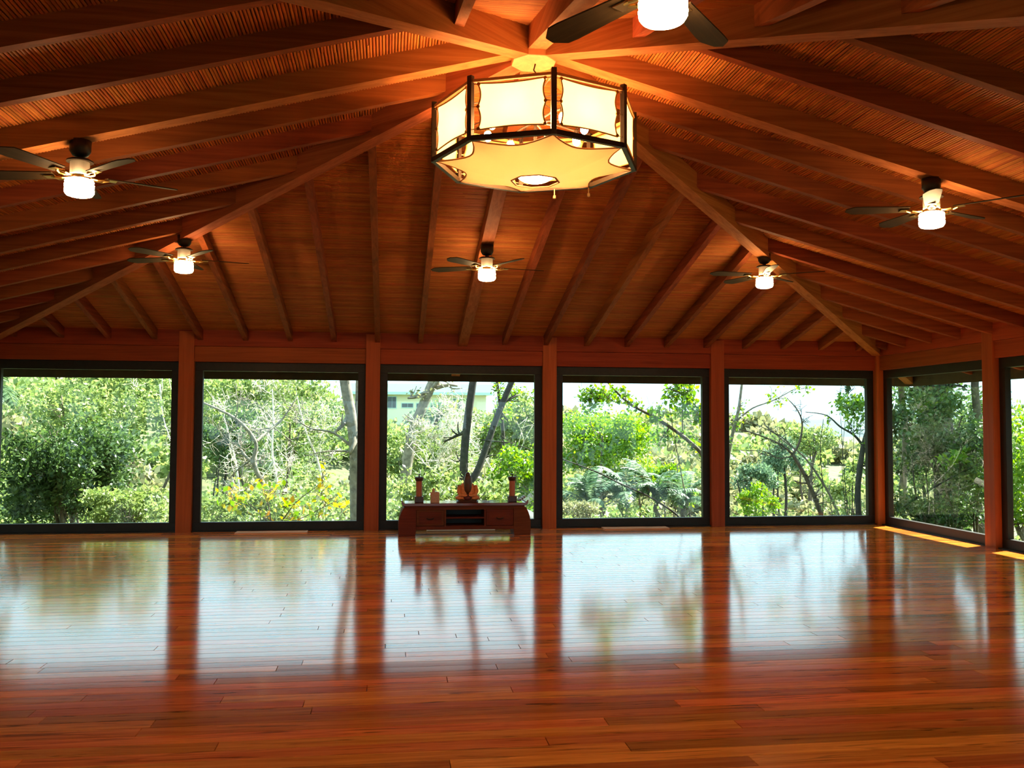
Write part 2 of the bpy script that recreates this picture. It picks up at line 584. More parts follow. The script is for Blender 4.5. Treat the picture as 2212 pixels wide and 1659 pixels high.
# ================================================================== WALLS AND WINDOWS
post_me = MB().box((-0.1,0,-0.38), (0.1,0.2,2.72)).mesh('post', 'post')
cpost_me = MB().box((-0.02,-0.02,-0.38), (0.22,0.22,2.70)).mesh('corner_post', 'post')
wi = 0
def wall(side, ang, has_glass, names):
    global wi
    root = empty('wall_'+side)
    structure(root, names, 'wall')
    root.rotation_euler = (0, 0, ang)
    for x in (-1.5*W, -.5*W, .5*W, 1.5*W):
        o = link('post', post_me, root, 0.006); o.location = (x, H, 0)
    o = link('corner_post', cpost_me, root, 0.006); o.location = (H, H, 0)
    for k in range(5):
        xc = (k-2)*W
        a, c = xc-W/2+0.1, xc+W/2-0.1
        if k == 0: a = -H+0.0
        if k == 4: c = H-0.015
        MB().box((a, H+0.03, 2.306), (c, H+0.19, 2.516)).build('header_beam', 'header', root, bevel=0.004)
        # blocking between plate and reeds
    MB().box((-H-0.15, H+0.012, 2.518), (H+0.15, H+0.185, 2.76)).build('wall_plate', 'header', root, bevel=0.004)
    MB().box((-H, H+0.0, -0.021), (H, H+0.012, 0.0)).build('floor_edge', 'header', root)
    for k in range(5):
        if not has_glass[k]: continue
        wi += 1
        xc = (k-2)*W
        a, c = xc-W/2+0.1, xc+W/2-0.1
        if k == 0: a = -H+0.015
        if k == 4: c = H-0.015
        w_ = structure(empty('window_%d' % wi), None, 'window')
        w_['label'] = WLAB.get((side, k), 'dark framed floor-length window in the %s wall, bay %d' % (side, k+1))
        w_.rotation_euler = (0, 0, ang)
        f = MB()
        ya, yb = H+0.085, H+0.165
        t = 0.105
        f.box((a,ya,0.0),(c,yb,0.125)); f.box((a,ya,2.185),(c,yb,2.306))
        f.box((a,ya,0.125),(a+t,yb,2.185)); f.box((c-t,ya,0.125),(c,yb,2.185))
        f.build('frame', 'frame', w_, bevel=0.003)
        MB().box((a+t-.005, H+0.122, 0.12), (c-t+.005, H+0.128, 2.19)).build('pane', 'glass', w_)
        MB().box((a, H+0.03, 0.0), (c, ya, 0.012)).build('track', 'frame', w_)
WLAB = {
 ('back', 0): 'dark framed window full of the dense dark green shrub',
 ('back', 1): 'dark framed window showing tangled pale branches and yellow leaves',
 ('back', 2): 'dark framed window behind the low altar table',
 ('back', 3): 'dark framed window showing the rounded bright green tree',
 ('back', 4): 'dark framed window showing bare forked tree, far hill and open sky',
 ('right', 0): 'dark framed window in front of the thick vine-covered trunk',
 ('right', 1): 'dark framed window beside the post at the picture edge',
}
wall('back', 0.0, [1]*5, 'wall of posts and floor-length windows behind the altar')
wall('right', -PI/2, [1]*5, 'side wall of posts and windows with sun patches at its foot')
wall('left', PI/2, [1]*5, 'side wall of posts and windows by the dense shrub')
wall('front', PI, [1, 1, 0, 1, 1], 'entrance wall of posts and windows with an open middle bay')

# ================================================================== FLOOR VENTS
def vent(x, label):
    r = empty('floor_vent', (x, H-0.12, 0))
    tag(r, label, 'vent', 'pale wooden floor vents along the altar wall')
    L, D = 0.47, 0.105
    f = MB()
    f.box((-L,-D,0),(L,-D+.022,.014)); f.box((-L,D-.022,0),(L,D,.014))
    f.box((-L,-D+.022,0),(-L+.03,D-.022,.014)); f.box((L-.03,-D+.022,0),(L,D-.022,.014))
    f.build('frame', 'vent', r)
    for i in range(5):
        y_ = -D+.022 + (i+.5)*(2*D-.044)/5
        MB().box((-L+.03, y_-.0125, 0), (L-.03, y_+.0125, .012)).build('slat', 'vent', r)
vent(-2.57, 'pale wooden floor vent below the window with yellow leaves')
vent(-0.02, 'pale wooden floor vent behind the low altar table')
vent(2.47, 'pale wooden floor vent below the window with the rounded bright tree')

# ================================================================== ALTAR TABLE
def extrude_y(poly, y0, y1):
    """poly: (x,z) outline counter-clockwise seen from -y"""
    n = len(poly)
    b = MB()
    b.v = [(x, y0, z) for x, z in poly] + [(x, y1, z) for x, z in poly]
    b.f = [tuple(range(n)), tuple(range(2*n-1, n-1, -1))]
    b.f += [(i, n+i, n+(i+1) % n, (i+1) % n) for i in range(n)]
    return b

AY, AX = 5.72, -0.01
altar = empty('altar_table', (AX, AY, 0))
tag(altar, 'low dark red-brown wooden altar table with upturned ends and shelf slots', 'table')
prof = [(-.79,.395),(.79,.395),(.815,.400),(.838,.425),(.842,.468),(.826,.468),(.815,.448),(.795,.432),
        (-.795,.432),(-.815,.448),(-.826,.468),(-.842,.468),(-.838,.425),(-.815,.400)]
extrude_y(prof, -.215, .215).build('top', 'altar_top', altar, bevel=0.004)
MB().box((-.79,-.205,.375),(.79,.205,.395)).build('moulding', 'altar', altar, bevel=0.003)
for s in (-1, 1):
    pr = [(.655,0),(.872,0),(.876,.10),(.873,.19),(.862,.25),(.842,.31),(.815,.365),(.805,.375),(.645,.375),(.645,.085)]
    if s < 0: pr = [(-x, z) for x, z in reversed(pr)]
    extrude_y(pr, -.20, .20).build('side_panel', 'altar', altar, bevel=0.004)
MB().box((-.645,-.195,.083),(.645,-.165,.130)).build('apron', 'altar', altar, bevel=0.003)
MB().box((-.645,-.165,.118),(.645,.19,.130)).build('bottom_board', 'altar', altar)
MB().box((-.645,.175,.130),(.645,.19,.375)).build('back_panel', 'altar_dark', altar)
MB().box((-.645,-.195,.345),(.645,-.165,.375)).build('top_rail', 'altar', altar)
for s in (-1, 1):
    MB().box((s*.265-.012,-.195,.130),(s*.265+.012,.175,.345)).build('divider', 'altar', altar)
MB().box((-.253,-.19,.226),(.253,.175,.246)).build('shelf', 'altar', altar, bevel=0.003)
for s in (-1, 1):
    x0, x1 = sorted((s*.279, s*.642))
    d = MB().box((x0,-.192,.133),(x1,-.170,.343)).build('cabinet_door', 'altar', altar, bevel=0.004)
    p = MB().box((x0+.035,-.197,.160),(x1-.035,-.192,.316)).build('door_panel', 'altar', d, bevel=0.003)
    xc = (x0+x1)/2
    MB().tube([(xc-.045,-.199,.235),(xc-.03,-.207,.226),(xc,-.210,.222),(xc+.03,-.207,.226),(xc+.045,-.199,.235)], .006, 6).build('handle', 'iron', d, smooth=True)

# pillar lamps on the altar
def pillar(x, label):
    r = empty('pillar_lantern', (x, AY-0.03, .432))
    tag(r, label, 'lantern', 'turned wooden pillars on the altar ends')
    MB().box((-.058,-.058,0),(.058,.058,.078)).build('base', 'darkwood', r, bevel=0.006)
    MB().lathe([(.041,.078),(.041,.282)], 20).build('shaft', 'redwood', r, smooth=False)
    MB().lathe([(.044,.280),(.050,.288),(.058,.310),(.060,.330),(.052,.336)], 20).build('cap', 'darkwood', r)
    MB().lathe([(.010,.336),(.007,.352),(.012,.366),(.036,.371),(.036,.375),(.004,.377)], 16).build('finial', 'iron', r)
pillar(-.615, 'red wooden pillar with dark cap beside the pale card box on the altar')
pillar(.635, 'red wooden pillar with dark cap beside the striped booklet on the altar')

# pale box with a card
r = empty('card_box', (-.405, AY-.05, .432))
tag(r, 'small pale box holding an upright card, on the altar by the statue', 'box')
bx = MB()
bx.box((-.058,-.04,0),(.058,.04,.008)); bx.box((-.058,-.04,.008),(.058,-.034,.132)); bx.box((-.058,.034,.008),(.058,.04,.132))
bx.box((-.058,-.034,.008),(-.052,.034,.132)); bx.box((.052,-.034,.008),(.058,.034,.132))
bx.build('box_body', 'card', r)
extrude_y([(-.04,.01),(.0,.01),(.0,.165),(-.008,.185),(-.02,.19),(-.032,.18),(-.04,.16)], -.004, .0).build('card', 'card', r)

# statue
def ellipsoid(c, rad, nu=24, nv=16, fn=None, sq=1.0):
    b = MB(); vs_, fs = [], []
    for j in range(nv+1):
        th = PI*j/nv
        for i in range(nu):
            ph = 2*PI*i/nu
            sn = max(0.0, math.sin(th))**sq
            d = Vector((sn*math.cos(ph), sn*math.sin(ph), math.cos(th)))
            k = fn(d) if fn else 1.0
            vs_.append((c[0]+rad[0]*d.x*k, c[1]+rad[1]*d.y*k, c[2]+rad[2]*d.z*k))
    for j in range(nv):
        for i in range(nu):
            i2 = (i+1) % nu
            fs.append((j*nu+i, (j+1)*nu+i, (j+1)*nu+i2, j*nu+i2))
    return b.add(vs_, fs)
st = empty('seated_statue', (.03, AY-.03, .432))
tag(st, 'small seated statue with dark carved head and orange robe, on the altar', 'statue')
MB().lathe([(.145,0),(.150,.012),(.140,.026),(.120,.034)], 28).build('base', 'darkwood', st)
# robe: a tapering torso with sloping shoulders
def torso(d):
    return 1.0
rb = MB(); vs_, fs = [], []
prof_t = [(.03,.128,.085),(.07,.124,.082),(.11,.118,.076),(.16,.110,.070),(.205,.098,.062),(.235,.084,.054),(.255,.062,.044),(.268,.036,.03)]
n = 28
for z, ax, ay in prof_t:
    for i in range(n):
        a = 2*PI*i/n
        fold = 1 + .025*math.sin(9*a+z*20)
        vs_.append((ax*math.cos(a)*fold, ay*math.sin(a)*fold, z))
for j in range(len(prof_t)-1):
    for i in range(n):
        fs.append((j*n+i, j*n+(i+1) % n, (j+1)*n+(i+1) % n, (j+1)*n+i))
fs.append(tuple((len(prof_t)-1)*n+i for i in range(n)))
rb.add(vs_, fs).build('robe', 'robe', st, smooth=True)
for s in (-1, 1):
    ellipsoid((s*.098,-.035,.058),(.066,.075,.034), 20, 12, lambda d: 1+.05*math.sin(6*d.x+5*d.z)).build('knee', 'robe', st, smooth=True)
    MB().tube([(s*.105,-.01,.215),(s*.118,-.045,.14),(s*.10,-.085,.098),(s*.045,-.105,.092),(s*.01,-.108,.092)], [.030,.029,.025,.018,.012], 10).build('arm', 'robe', st, smooth=True)
ellipsoid((0,-.075,.062),(.052,.06,.045), 20, 12).build('lap_cloth', 'robe_red', st, smooth=True)
def face(d):
    k = 1.0
    if d.y < 0:
        k += .16*math.exp(-((d.x/.16)**2+((d.z-.02)/.22)**2))          # nose
        k -= .07*math.exp(-(((abs(d.x)-.36)/.16)**2+((d.z-.20)/.10)**2))  # eyes
        k += .04*math.exp(-((d.x/.30)**2+((d.z+.33)/.06)**2))            # mouth
        k -= .03*math.exp(-((d.x/.30)**2+((d.z+.22)/.05)**2))
    return k
hd = ellipsoid((0,-.062,.245),(.053,.046,.118), 32, 28, face, 0.5)
for s in (-1, 1):
    e = ellipsoid((s*.049,-.055,.262),(.008,.014,.034), 10, 8); hd.add(e.v, e.f)
hd.build('head', 'statue', st, smooth=True)
ellipsoid((0,-.052,.362),(.034,.032,.036), 16, 10).build('topknot', 'statue', st, smooth=True)
MB().tube([(0,-.05,.11),(0,-.055,.17)], [.03,.03], 12).build('neck', 'statue', st, smooth=True)

# striped booklet leaning on the upturned end
bk = empty('booklet', (.715, AY-.10, .440)); bk.rotation_euler = (0, math.radians(-34), math.radians(6))
tag(bk, 'small grey striped booklet leaning at the end of the altar', 'booklet')
MB().box((0,-.055,0),(.108,.055,.022)).build('pages', 'paper', bk)
for i in range(3):
    MB().box((.012+i*.034,-.056,-.001),(.028+i*.034,.056,.0232)).build('stripe', 'ink', bk)

MAT['globe'] = glow('lantern_globe_glass', (1.0, 0.66, 0.32), 30.0)
# ================================================================== OCTAGONAL LANTERN
lan = empty('octagonal_lantern', (.015, 0, 3.36))
tag(lan, 'large glowing octagonal lantern of cream cloth on a dark frame', 'lantern')
LR, LH = 0.735, 0.395
cor = [(LR*math.cos(-PI/2+k*PI/4), LR*math.sin(-PI/2+k*PI/4)) for k in range(8)]
def ring(z, w, h):
    b = MB()
    for k in range(8):
        a, c = cor[k], cor[(k+1) % 8]
        ex = Vector((c[0]-a[0], c[1]-a[1], 0)).normalized()*w*0.45
        b.beam(Vector((*a, z))-ex, Vector((*c, z))+ex, w, h)
    return b
ring(0.0, .030, .034).build('bottom_ring', 'iron', lan)
ring(LH-.012, .020, .020).build('top_ring', 'hem', lan)
for k in range(8):
    x, y_ = cor[k]
    b = MB().box((-.018,-.018,-.018),(.018,.018,LH+.025))
    p = b.build('frame_post', 'iron', lan, bevel=0.003)
    p.location = (x, y_, 0); p.rotation_euler = (0, 0, math.atan2(y_, x))
grom_me = MB().lathe([(.006,-.004),(.012,-.004),(.012,.004),(.006,.004)], 10).mesh('grommet', 'brass')
def side_cloth(k):
    a, c = Vector((*cor[k], 0)), Vector((*cor[(k+1) % 8], 0))
    e = (c-a); L = e.length; e.normalize()
    nrm = Vector((e.y, -e.x, 0))
    mid = (a+c)/2
    nu, nv = 12, 16
    z0, z1 = .052, LH-.030
    def P(u, v):
        half = L/2 - .050 - .020*abs(math.sin(2*PI*v))
        zz = z0 + (z1-z0)*v
        edge = .012*math.sin(PI*(u+1)/2)
        zz += edge*(1-2*v)
        belly = -.018*math.cos(PI*u/2)*math.sin(PI*v)
        q = mid + e*(u*half) + nrm*belly
        return (q.x, q.y, zz)
    vs_, fs = [], []
    for j in range(nv+1):
        for i in range(nu+1):
            vs_.append(P(2*i/nu-1, j/nv))
    for j in range(nv):
        for i in range(nu):
            w = nu+1
            fs.append((j*w+i, j*w+i+1, (j+1)*w+i+1, (j+1)*w+i))
    pn = MB().add(vs_, fs).build('side_cloth', 'cloth', lan, smooth=True)
    rim = [P(2*i/16-1, 0) for i in range(17)] + [P(1, j/16) for j in range(1, 17)] + [P(1-2*i/16, 1) for i in range(1, 17)] + [P(-1, 1-j/16) for j in range(1, 17)]
    MB().tube(rim, .0055, 5, cap=False).build('hem', 'hem', pn)
    for u in (-1, 1):
        for v in (0.02, .5, .98):
            q = Vector(P(u*.985, v)) + nrm*.004
            g = link('grommet', grom_me, pn)
            g.location = q
            g.rotation_euler = nrm.to_track_quat('Z', 'Y').to_euler()
            pc = (c if u > 0 else a)
            MB().tube([q, Vector((pc.x, pc.y, q.z))], .003, 4).build('lacing', 'cord', pn)
for k in range(8):
    side_cloth(k)
# bottom cloth with scalloped edge and octagonal hole, sagging to the middle
nu, nv = 64, 10
vs_, fs = [], []
for j in range(nv+1):
    t = j/nv
    for i in range(nu):
        a = -PI/2 + 2*PI*i/nu
        q = (i % 8)/8.0
        sc = math.sin(PI*q)
        ro = .715 - (.715-.535)*sc**0.75
        k8 = math.cos(PI/8)/math.cos(((a + PI/2) % (PI/4)) - PI/8)
        ri = .175*k8
        rr_ = ri + (ro-ri)*t
        z = -.125 + .115*(t**1.25) - .012*sc*t
        vs_.append((rr_*math.cos(a), rr_*math.sin(a), z))
for j in range(nv):
    for i in range(nu):
        i2 = (i+1) % nu
        fs.append((j*nu+i, j*nu+i2, (j+1)*nu+i2, (j+1)*nu+i))
bc = MB().add(vs_, fs)  .build('bottom_cloth', 'cloth_low', lan, smooth=True)
MB().tube([vs_[nv*nu+i % nu] for i in range(nu+1)], .006, 5, cap=False).build('hem', 'hem', bc)
hr = MB()
for k in range(8):
    hr.beam(vs_[k*8], vs_[((k+1)*8) % nu], .012, .007)
hr.build('hole_rim', 'hem', bc)
# stem, arms, sockets and bulbs
MB().tube([(0,0,.10),(0,0,LH+.20)], .012, 8).build('stem', 'iron', lan)
MB().tube([(0,0,LH+.20),(.012,0,LH+.24),(0,0,LH+.28),(-.014,0,LH+.30),(-.004,0,LH+.34),(0,0,LH+.37)], .006, 6).build('hook', 'iron', lan)
for k in range(8):
    a = -PI/2 + (k+.5)*PI/4
    x, y_ = math.cos(a), math.sin(a)
    MB().tube([(0,0,.31),(x*.2,y_*.2,.32),(x*.36,y_*.36,.305)], .008, 6).build('bulb_arm', 'iron', lan)
    MB().lathe([(.016,.265),(.020,.275),(.020,.31),(.012,.32)], 12, (x*.36,y_*.36,0)).build('socket', 'iron', lan)
    ellipsoid((x*.36,y_*.36,.235),(.030,.030,.042), 12, 8).build('bulb', 'bulb', lan, smooth=True)
MB().lathe([(.03,-.02),(.045,-.01),(.045,.105),(.02,.115)], 16).build('centre_socket', 'iron', lan)
ellipsoid((0,0,-.072),(.135,.135,.065), 28, 16).build('centre_globe', 'globe', lan, smooth=True)
for k in range(8):
    x, y_ = cor[k]
    MB().tube([(0,0,LH+.10),(x,y_,LH-.01)], .004, 5).build('stay_wire', 'iron', lan)
for (x, y_) in ((cor[3][0]*.98, cor[3][1]*.98), ((cor[3][0]+cor[4][0])*.49, (cor[3][1]+cor[4][1])*.49)):
    MB().tube([(x,y_,-.01),(x,y_,-.06),(x,y_,-.062),(x,y_,-.085),(x,y_,-.09)], [.004,.004,.011,.012,.003], 8).build('tassel', 'cord', lan)

# ================================================================== CEILING FANS
def make_fan():
    r = empty('ceiling_fan')
    MB().lathe([(.070,.052),(.068,-.02),(.05,-.05),(.022,-.062)], 24).build('canopy', 'iron', r, smooth=True)
    MB().lathe([(.016,-.05),(.016,-.075)], 12).build('rod', 'iron', r)
    MB().lathe([(.03,-.070),(.070,-.078),(.086,-.088),(.086,-.096)], 28).build('motor_cap', 'iron', r)
    MB().lathe([(.062,-.094),(.062,-.180),(.045,-.190)], 28).build('motor_housing', 'steel', r)
    MB().lathe([(.045,-.186),(.058,-.192),(.058,-.203),(.050,-.207)], 28).build('hub_plate', 'brass', r)
    for k in range(5):
        e = MB()
        e.tube([(.07,0,-.197),(.11,.018,-.205),(.15,.026,-.203),(.185,.012,-.195)], .007, 6)
        e.tube([(.07,0,-.197),(.11,-.018,-.205),(.15,-.026,-.203),(.185,-.012,-.195)], .007, 6)
        e.box((.155,-.03,-.196),(.235,.03,-.191))
        bl = MB()
        pts = []
        for t in np.linspace(0, 1, 9):
            x = .17 + .47*t
            hw = .048 + .022*t - (.05*max(0, t-.86)/.14)
            pts.append((x, hw))
        tilt = math.tan(math.radians(11))
        vs2 = []
        for zoff in (-.188, -.181):
            vs2 += [(x, -h, zoff - h*tilt) for x, h in pts] + [(x, h, zoff + h*tilt) for x, h in reversed(pts)]
        n2 = len(pts)*2
        fs2 = [tuple(range(n2-1, -1, -1)), tuple(range(n2, 2*n2))] + [(i, (i+1) % n2, n2+(i+1) % n2, n2+i) for i in range(n2)]
        bo_ = bl.add(vs2, fs2).build('blade', 'bladewood', r)
        eo = e.build('blade_iron', 'brass', bo_)
        bo_.rotation_euler = (0, 0, 2*PI*k/5 + .18)
    MB().lathe([(.06,-.205),(.062,-.214)], 28).build('lamp_collar', 'brass', r)
    pr = [(.070,-.212),(.088,-.219),(.093,-.232),(.087,-.241),(.094,-.249),(.094,-.268),(.088,-.276),(.095,-.284),(.093,-.306),(.082,-.322),(.060,-.329),(.02,-.331)]
    MB().lathe(list(reversed(pr)), 20).build('lamp_glass', 'fan_glow', r, smooth=True)
    return r
FD_ = 3.112
zm = MID0 - SLOPE*FD_
fan0 = make_fan()
spots = [(-FD_, 0, 'lit ceiling fan on the rafter facing the dense shrub side', .3),
         (-FD_, FD_, 'lit ceiling fan on the hip rafter above the yellow-leaf window', .1),
         (0, FD_, 'lit ceiling fan straight above the altar', .0),
         (FD_, FD_, 'lit ceiling fan on the hip rafter above the bare-tree window', .5),
         (FD_, 0, 'lit ceiling fan nearest the side wall with sun patches', .2),
         (0, -FD_, 'lit ceiling fan cut by the top edge of the picture', .7)]
for i, (x, y_, lab, rz) in enumerate(spots):
    f = fan0 if i == 0 else copy_tree(fan0)
    f.location = (x, y_, zm)
    f.rotation_euler = (0, 0, rz)
    tag(f, lab, 'fan', 'lit ceiling fans around the lantern')

# ================================================================== OUTDOORS
def sstep(a, b, x):
    t = np.clip((x-a)/(b-a), 0, 1)
    return t*t*(3-2*t)
AZ = np.array([-60, -22, -8, 1, 6, 12, 18, 22, 25, 26.5, 30, 60])
RISE = np.array([9.0, 9.2, 8.2, 6.2, 5.6, 6.2, 6.0, 5.6, 5.0, 2.6, 2.0, 2.0])      # how far the far slope climbs out of the dip
FAR = np.array([75, 75, 80, 95, 110, 150, 170, 180, 190, 195, 200, 200])
def ground_z(x, y):
    x = np.asarray(x, float); y = np.asarray(y, float)
    t = np.maximum(np.abs(x), np.abs(y))
    d = np.hypot(x, y)
    az = np.degrees(np.arctan2(x+1.0, y+6.3))
    h = np.interp(az, AZ, RISE); f = np.interp(az, AZ, FAR)
    z = -0.42 - 5.0*sstep(8.5, 32, d) + h*sstep(30, f, d)
    z += 0.25*np.sin(x*.23+1)*np.sin(y*.19)*sstep(12, 30, d)
    return z
def gz(x, y): return float(ground_z(x, y))

def leaf_cols(*c): return list(c)
MAT['leaf_dark'] = leaf_mat('leaf_dark_green', leaf_cols((.030,.065,.018), (.055,.105,.030), (.10,.16,.05)), .35)
MAT['leaf_bright'] = leaf_mat('leaf_bright_green', leaf_cols((.080,.18,.020), (.145,.28,.030), (.25,.37,.050)), .45)
MAT['leaf_pale'] = leaf_mat('leaf_pale_green', leaf_cols((.11,.17,.055), (.20,.27,.085), (.32,.38,.15)), .40)
MAT['leaf_olive'] = leaf_mat('leaf_olive', leaf_cols((.12,.13,.060), (.22,.23,.11), (.33,.31,.17)), .35)
MAT['leaf_yellow'] = leaf_mat('leaf_yellow_green', leaf_cols((.10,.22,.02), (.16,.30,.025), (.24,.34,.03), (.55,.45,.03), (.80,.48,.03), (.25,.14,.03)), .45)
MAT['leaf_palm'] = leaf_mat('leaf_blue_green_palm', leaf_cols((.05,.10,.055), (.11,.18,.10), (.20,.28,.17)), .3)
MAT['bark_dark'] = plain('bark_dark', (.035,.028,.022), .9, noise=.5, nscale=14)
MAT['bark_grey'] = plain('bark_grey', (.20,.17,.13), .9, noise=.45, nscale=10)
MAT['bark_pale'] = plain('bark_pale', (.62,.56,.45), .9, noise=.35, nscale=12)
MAT['bark_brown'] = plain('bark_brown', (.10,.075,.05), .9, noise=.4, nscale=12)
MAT['soil'] = plain('leaf_litter_ground', (.075,.085,.032), .95, noise=.45, nscale=1.3)
MAT['farhill_haze'] = plain('far_hill_haze_tint', (.045,.085,.095), .95, noise=.25, nscale=.02)  # blue of the air in between is put into the hill's colour
MAT['stone'] = plain('boulder_stone', (.035,.040,.040), .8, noise=.25, nscale=9)
MAT['render_wall'] = plain('house_render', (.80,.76,.52), .9)
MAT['roof_white'] = plain('house_roof_white', (.85,.88,.84), .8)
MAT['roof_mint'] = plain('house_fascia_mint', (.48,.68,.60), .7)
MAT['house_glass'] = plain('house_window_glass', (.05,.07,.07), .15)

# terrain
gx = np.unique(np.concatenate([np.linspace(-200,-30,35), np.linspace(-30,30,61), np.linspace(30,230,41)]))
gy = np.unique(np.concatenate([np.linspace(-40,-10,11), np.linspace(-10,40,51), np.linspace(40,330,60)]))
XX, YY = np.meshgrid(gx, gy)
ZZ = ground_z(XX, YY)
nx_, ny_ = len(gx), len(gy)
idx = np.arange(nx_*ny_).reshape(ny_, nx_)
F = np.stack([idx[:-1,:-1].ravel(), idx[:-1,1:].ravel(), idx[1:,1:].ravel(), idx[1:,:-1].ravel()], 1)
V = np.stack([XX.ravel(), YY.ravel(), ZZ.ravel()], 1)
inside = (np.abs(V[F].mean(1)[:,0]) < 6.3) & (np.abs(V[F].mean(1)[:,1]) < 6.3)
grd = link('ground', np_mesh('ground', V, F[~inside], 'soil', True))
structure(grd, 'sloping wooded ground outside the windows', 'ground')
# far hill, distance haze painted in as a bluish base colour
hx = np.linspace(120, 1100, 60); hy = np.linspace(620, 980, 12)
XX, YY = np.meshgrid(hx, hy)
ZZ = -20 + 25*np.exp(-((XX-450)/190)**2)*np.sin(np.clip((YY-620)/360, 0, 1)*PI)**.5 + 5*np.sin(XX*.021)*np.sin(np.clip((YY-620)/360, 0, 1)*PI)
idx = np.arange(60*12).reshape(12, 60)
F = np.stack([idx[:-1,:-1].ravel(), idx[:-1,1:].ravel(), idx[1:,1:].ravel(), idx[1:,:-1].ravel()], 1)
fh = link('hill', np_mesh('hill', np.stack([XX.ravel(), YY.ravel(), ZZ.ravel()], 1), F, 'farhill_haze', True))
structure(fh, 'far hill with painted bluish haze beyond the wooded slope', 'hill')

# ---------------------------------------------------------------- leaves and branches
def leaf_quads(P, size, rng, aspect=.5, droop=0.0, flat=0.0):
    """one folded diamond leaf per point"""
    P = np.asarray(P, float); n = len(P)
    d = rng.normal(size=(n,3)); d[:,2] = d[:,2]*(1-flat) - droop
    d /= np.linalg.norm(d, axis=1, keepdims=True)
    s = np.cross(d, rng.normal(size=(n,3)))
    if flat:
        up_ = np.tile([0,0,1.0], (n,1)) + rng.normal(size=(n,3))*.35
        s = np.cross(d, up_)
    s /= np.linalg.norm(s, axis=1, keepdims=True)
    L = (size*rng.uniform(.65, 1.35, n))[:,None]
    nrm = np.cross(d, s)
    a = P; b = P + d*L*.5 + s*L*aspect*.5 + nrm*L*.07; c = P + d*L; e = P + d*L*.5 - s*L*aspect*.5 + nrm*L*.07
    V = np.stack([a, b, c, e], 1).reshape(-1, 3)
    F = np.arange(4*n).reshape(n, 4)
    return V, F

class Plant:
    def __init__(self, seed):
        self.rng = np.random.default_rng(seed)
        self.br = []        # (pts, radii)
        self.tips = []
    def grow(self, p, d, L, r, level, spread=.6, kids=(3,5), up=.1, wob=.22, shrink=.62, nseg=5):
        rng = self.rng
        p = np.array(p, float); d = np.array(d, float); d /= np.linalg.norm(d)
        pts, rad = [p.copy()], [r]
        step = L/nseg
        for i in range(nseg):
            d = d + rng.normal(size=3)*wob + np.array([0,0,up*.3])
            d /= np.linalg.norm(d)
            p = p + d*step
            pts.append(p.copy()); rad.append(max(r*(1-.6*(i+1)/nseg), .0045))
        self.br.append((pts, rad))
        if level <= 1:
            self.tips += pts[1:]
        if level == 0:
            return
        self.side(pts, rad, L, level-1, spread, kids, up, wob, shrink, nseg)
    def side(self, pts, rad, L, level, spread, kids, up, wob, shrink, nseg=4, frm=.25):
        rng = self.rng
        for k in range(int(rng.integers(kids[0], kids[1]+1))):
            t = rng.uniform(frm, 1.0)*(len(pts)-1)
            i = min(int(t), len(pts)-2); f = t-i
            q = pts[i]*(1-f) + pts[i+1]*f
            dd = pts[i+1]-pts[i]; dd = dd/(np.linalg.norm(dd)+1e-9)
            nd = dd*(1-spread) + rng.normal(size=3)*spread
            nd[2] += up
            self.grow(q, nd, L*shrink*rng.uniform(.7, 1.2), max(rad[i]*.55, .005), level, spread, kids, up, wob, shrink, max(3, nseg-1))
    def stem(self, pts, r0, r1, sub=4):
        """an explicit limb; smoothed and slightly wandering"""
        P = [np.array(q, float) for q in pts]
        out = []
        for i in range(len(P)-1):
            a = P[max(i-1,0)]; b = P[i]; c = P[i+1]; e = P[min(i+2, len(P)-1)]
            for k in range(sub):
                t = k/sub
                out.append(.5*((2*b)+(-a+c)*t+(2*a-5*b+4*c-e)*t*t+(-a+3*b-3*c+e)*t**3))
        out.append(P[-1])
        n = len(out)
        rad = [r0+(r1-r0)*i/(n-1) for i in range(n)]
        self.br.append((out, rad))
        return out, rad
    def wood_mesh(self, name, mat):
        b = MB()
        for pts, rad in self.br:
            b.tube(pts, rad, 10 if rad[0] > .05 else (6 if rad[0] > .015 else 4))
        return b.mesh(name, mat, True)

def plant(name, label, cat, loc, group=None):
    o = empty(name, loc)
    return tag(o, label, cat, group)
def place(me, name, root, stuff=False):
    o = link(name, me, root)
    o.location = [-c for c in root.location]
    if stuff: o['kind'] = 'stuff'
    return o
def crown_pts(c, rad, n, rng, shell=.55, lumps=0, lump_r=.4):
    """points in a lumpy ellipsoid"""
    c = np.array(c); rad = np.array(rad)
    if lumps:
        u = rng.normal(size=(lumps,3)); u /= np.linalg.norm(u, axis=1, keepdims=True)
        cs = u*(rng.uniform(.35, .9, (lumps,1)))
        k = rng.integers(0, lumps, n)
        v = rng.normal(size=(n,3)); v /= np.linalg.norm(v, axis=1, keepdims=True)
        v *= (shell + (1-shell)*rng.random((n,1)))*lump_r*rng.uniform(.7, 1.1, (lumps,1))[k]
        q = cs[k]+v
    else:
        q = rng.normal(size=(n,3)); q /= np.linalg.norm(q, axis=1, keepdims=True)
        q *= shell + (1-shell)*rng.random((n,1))
    return c + q*rad

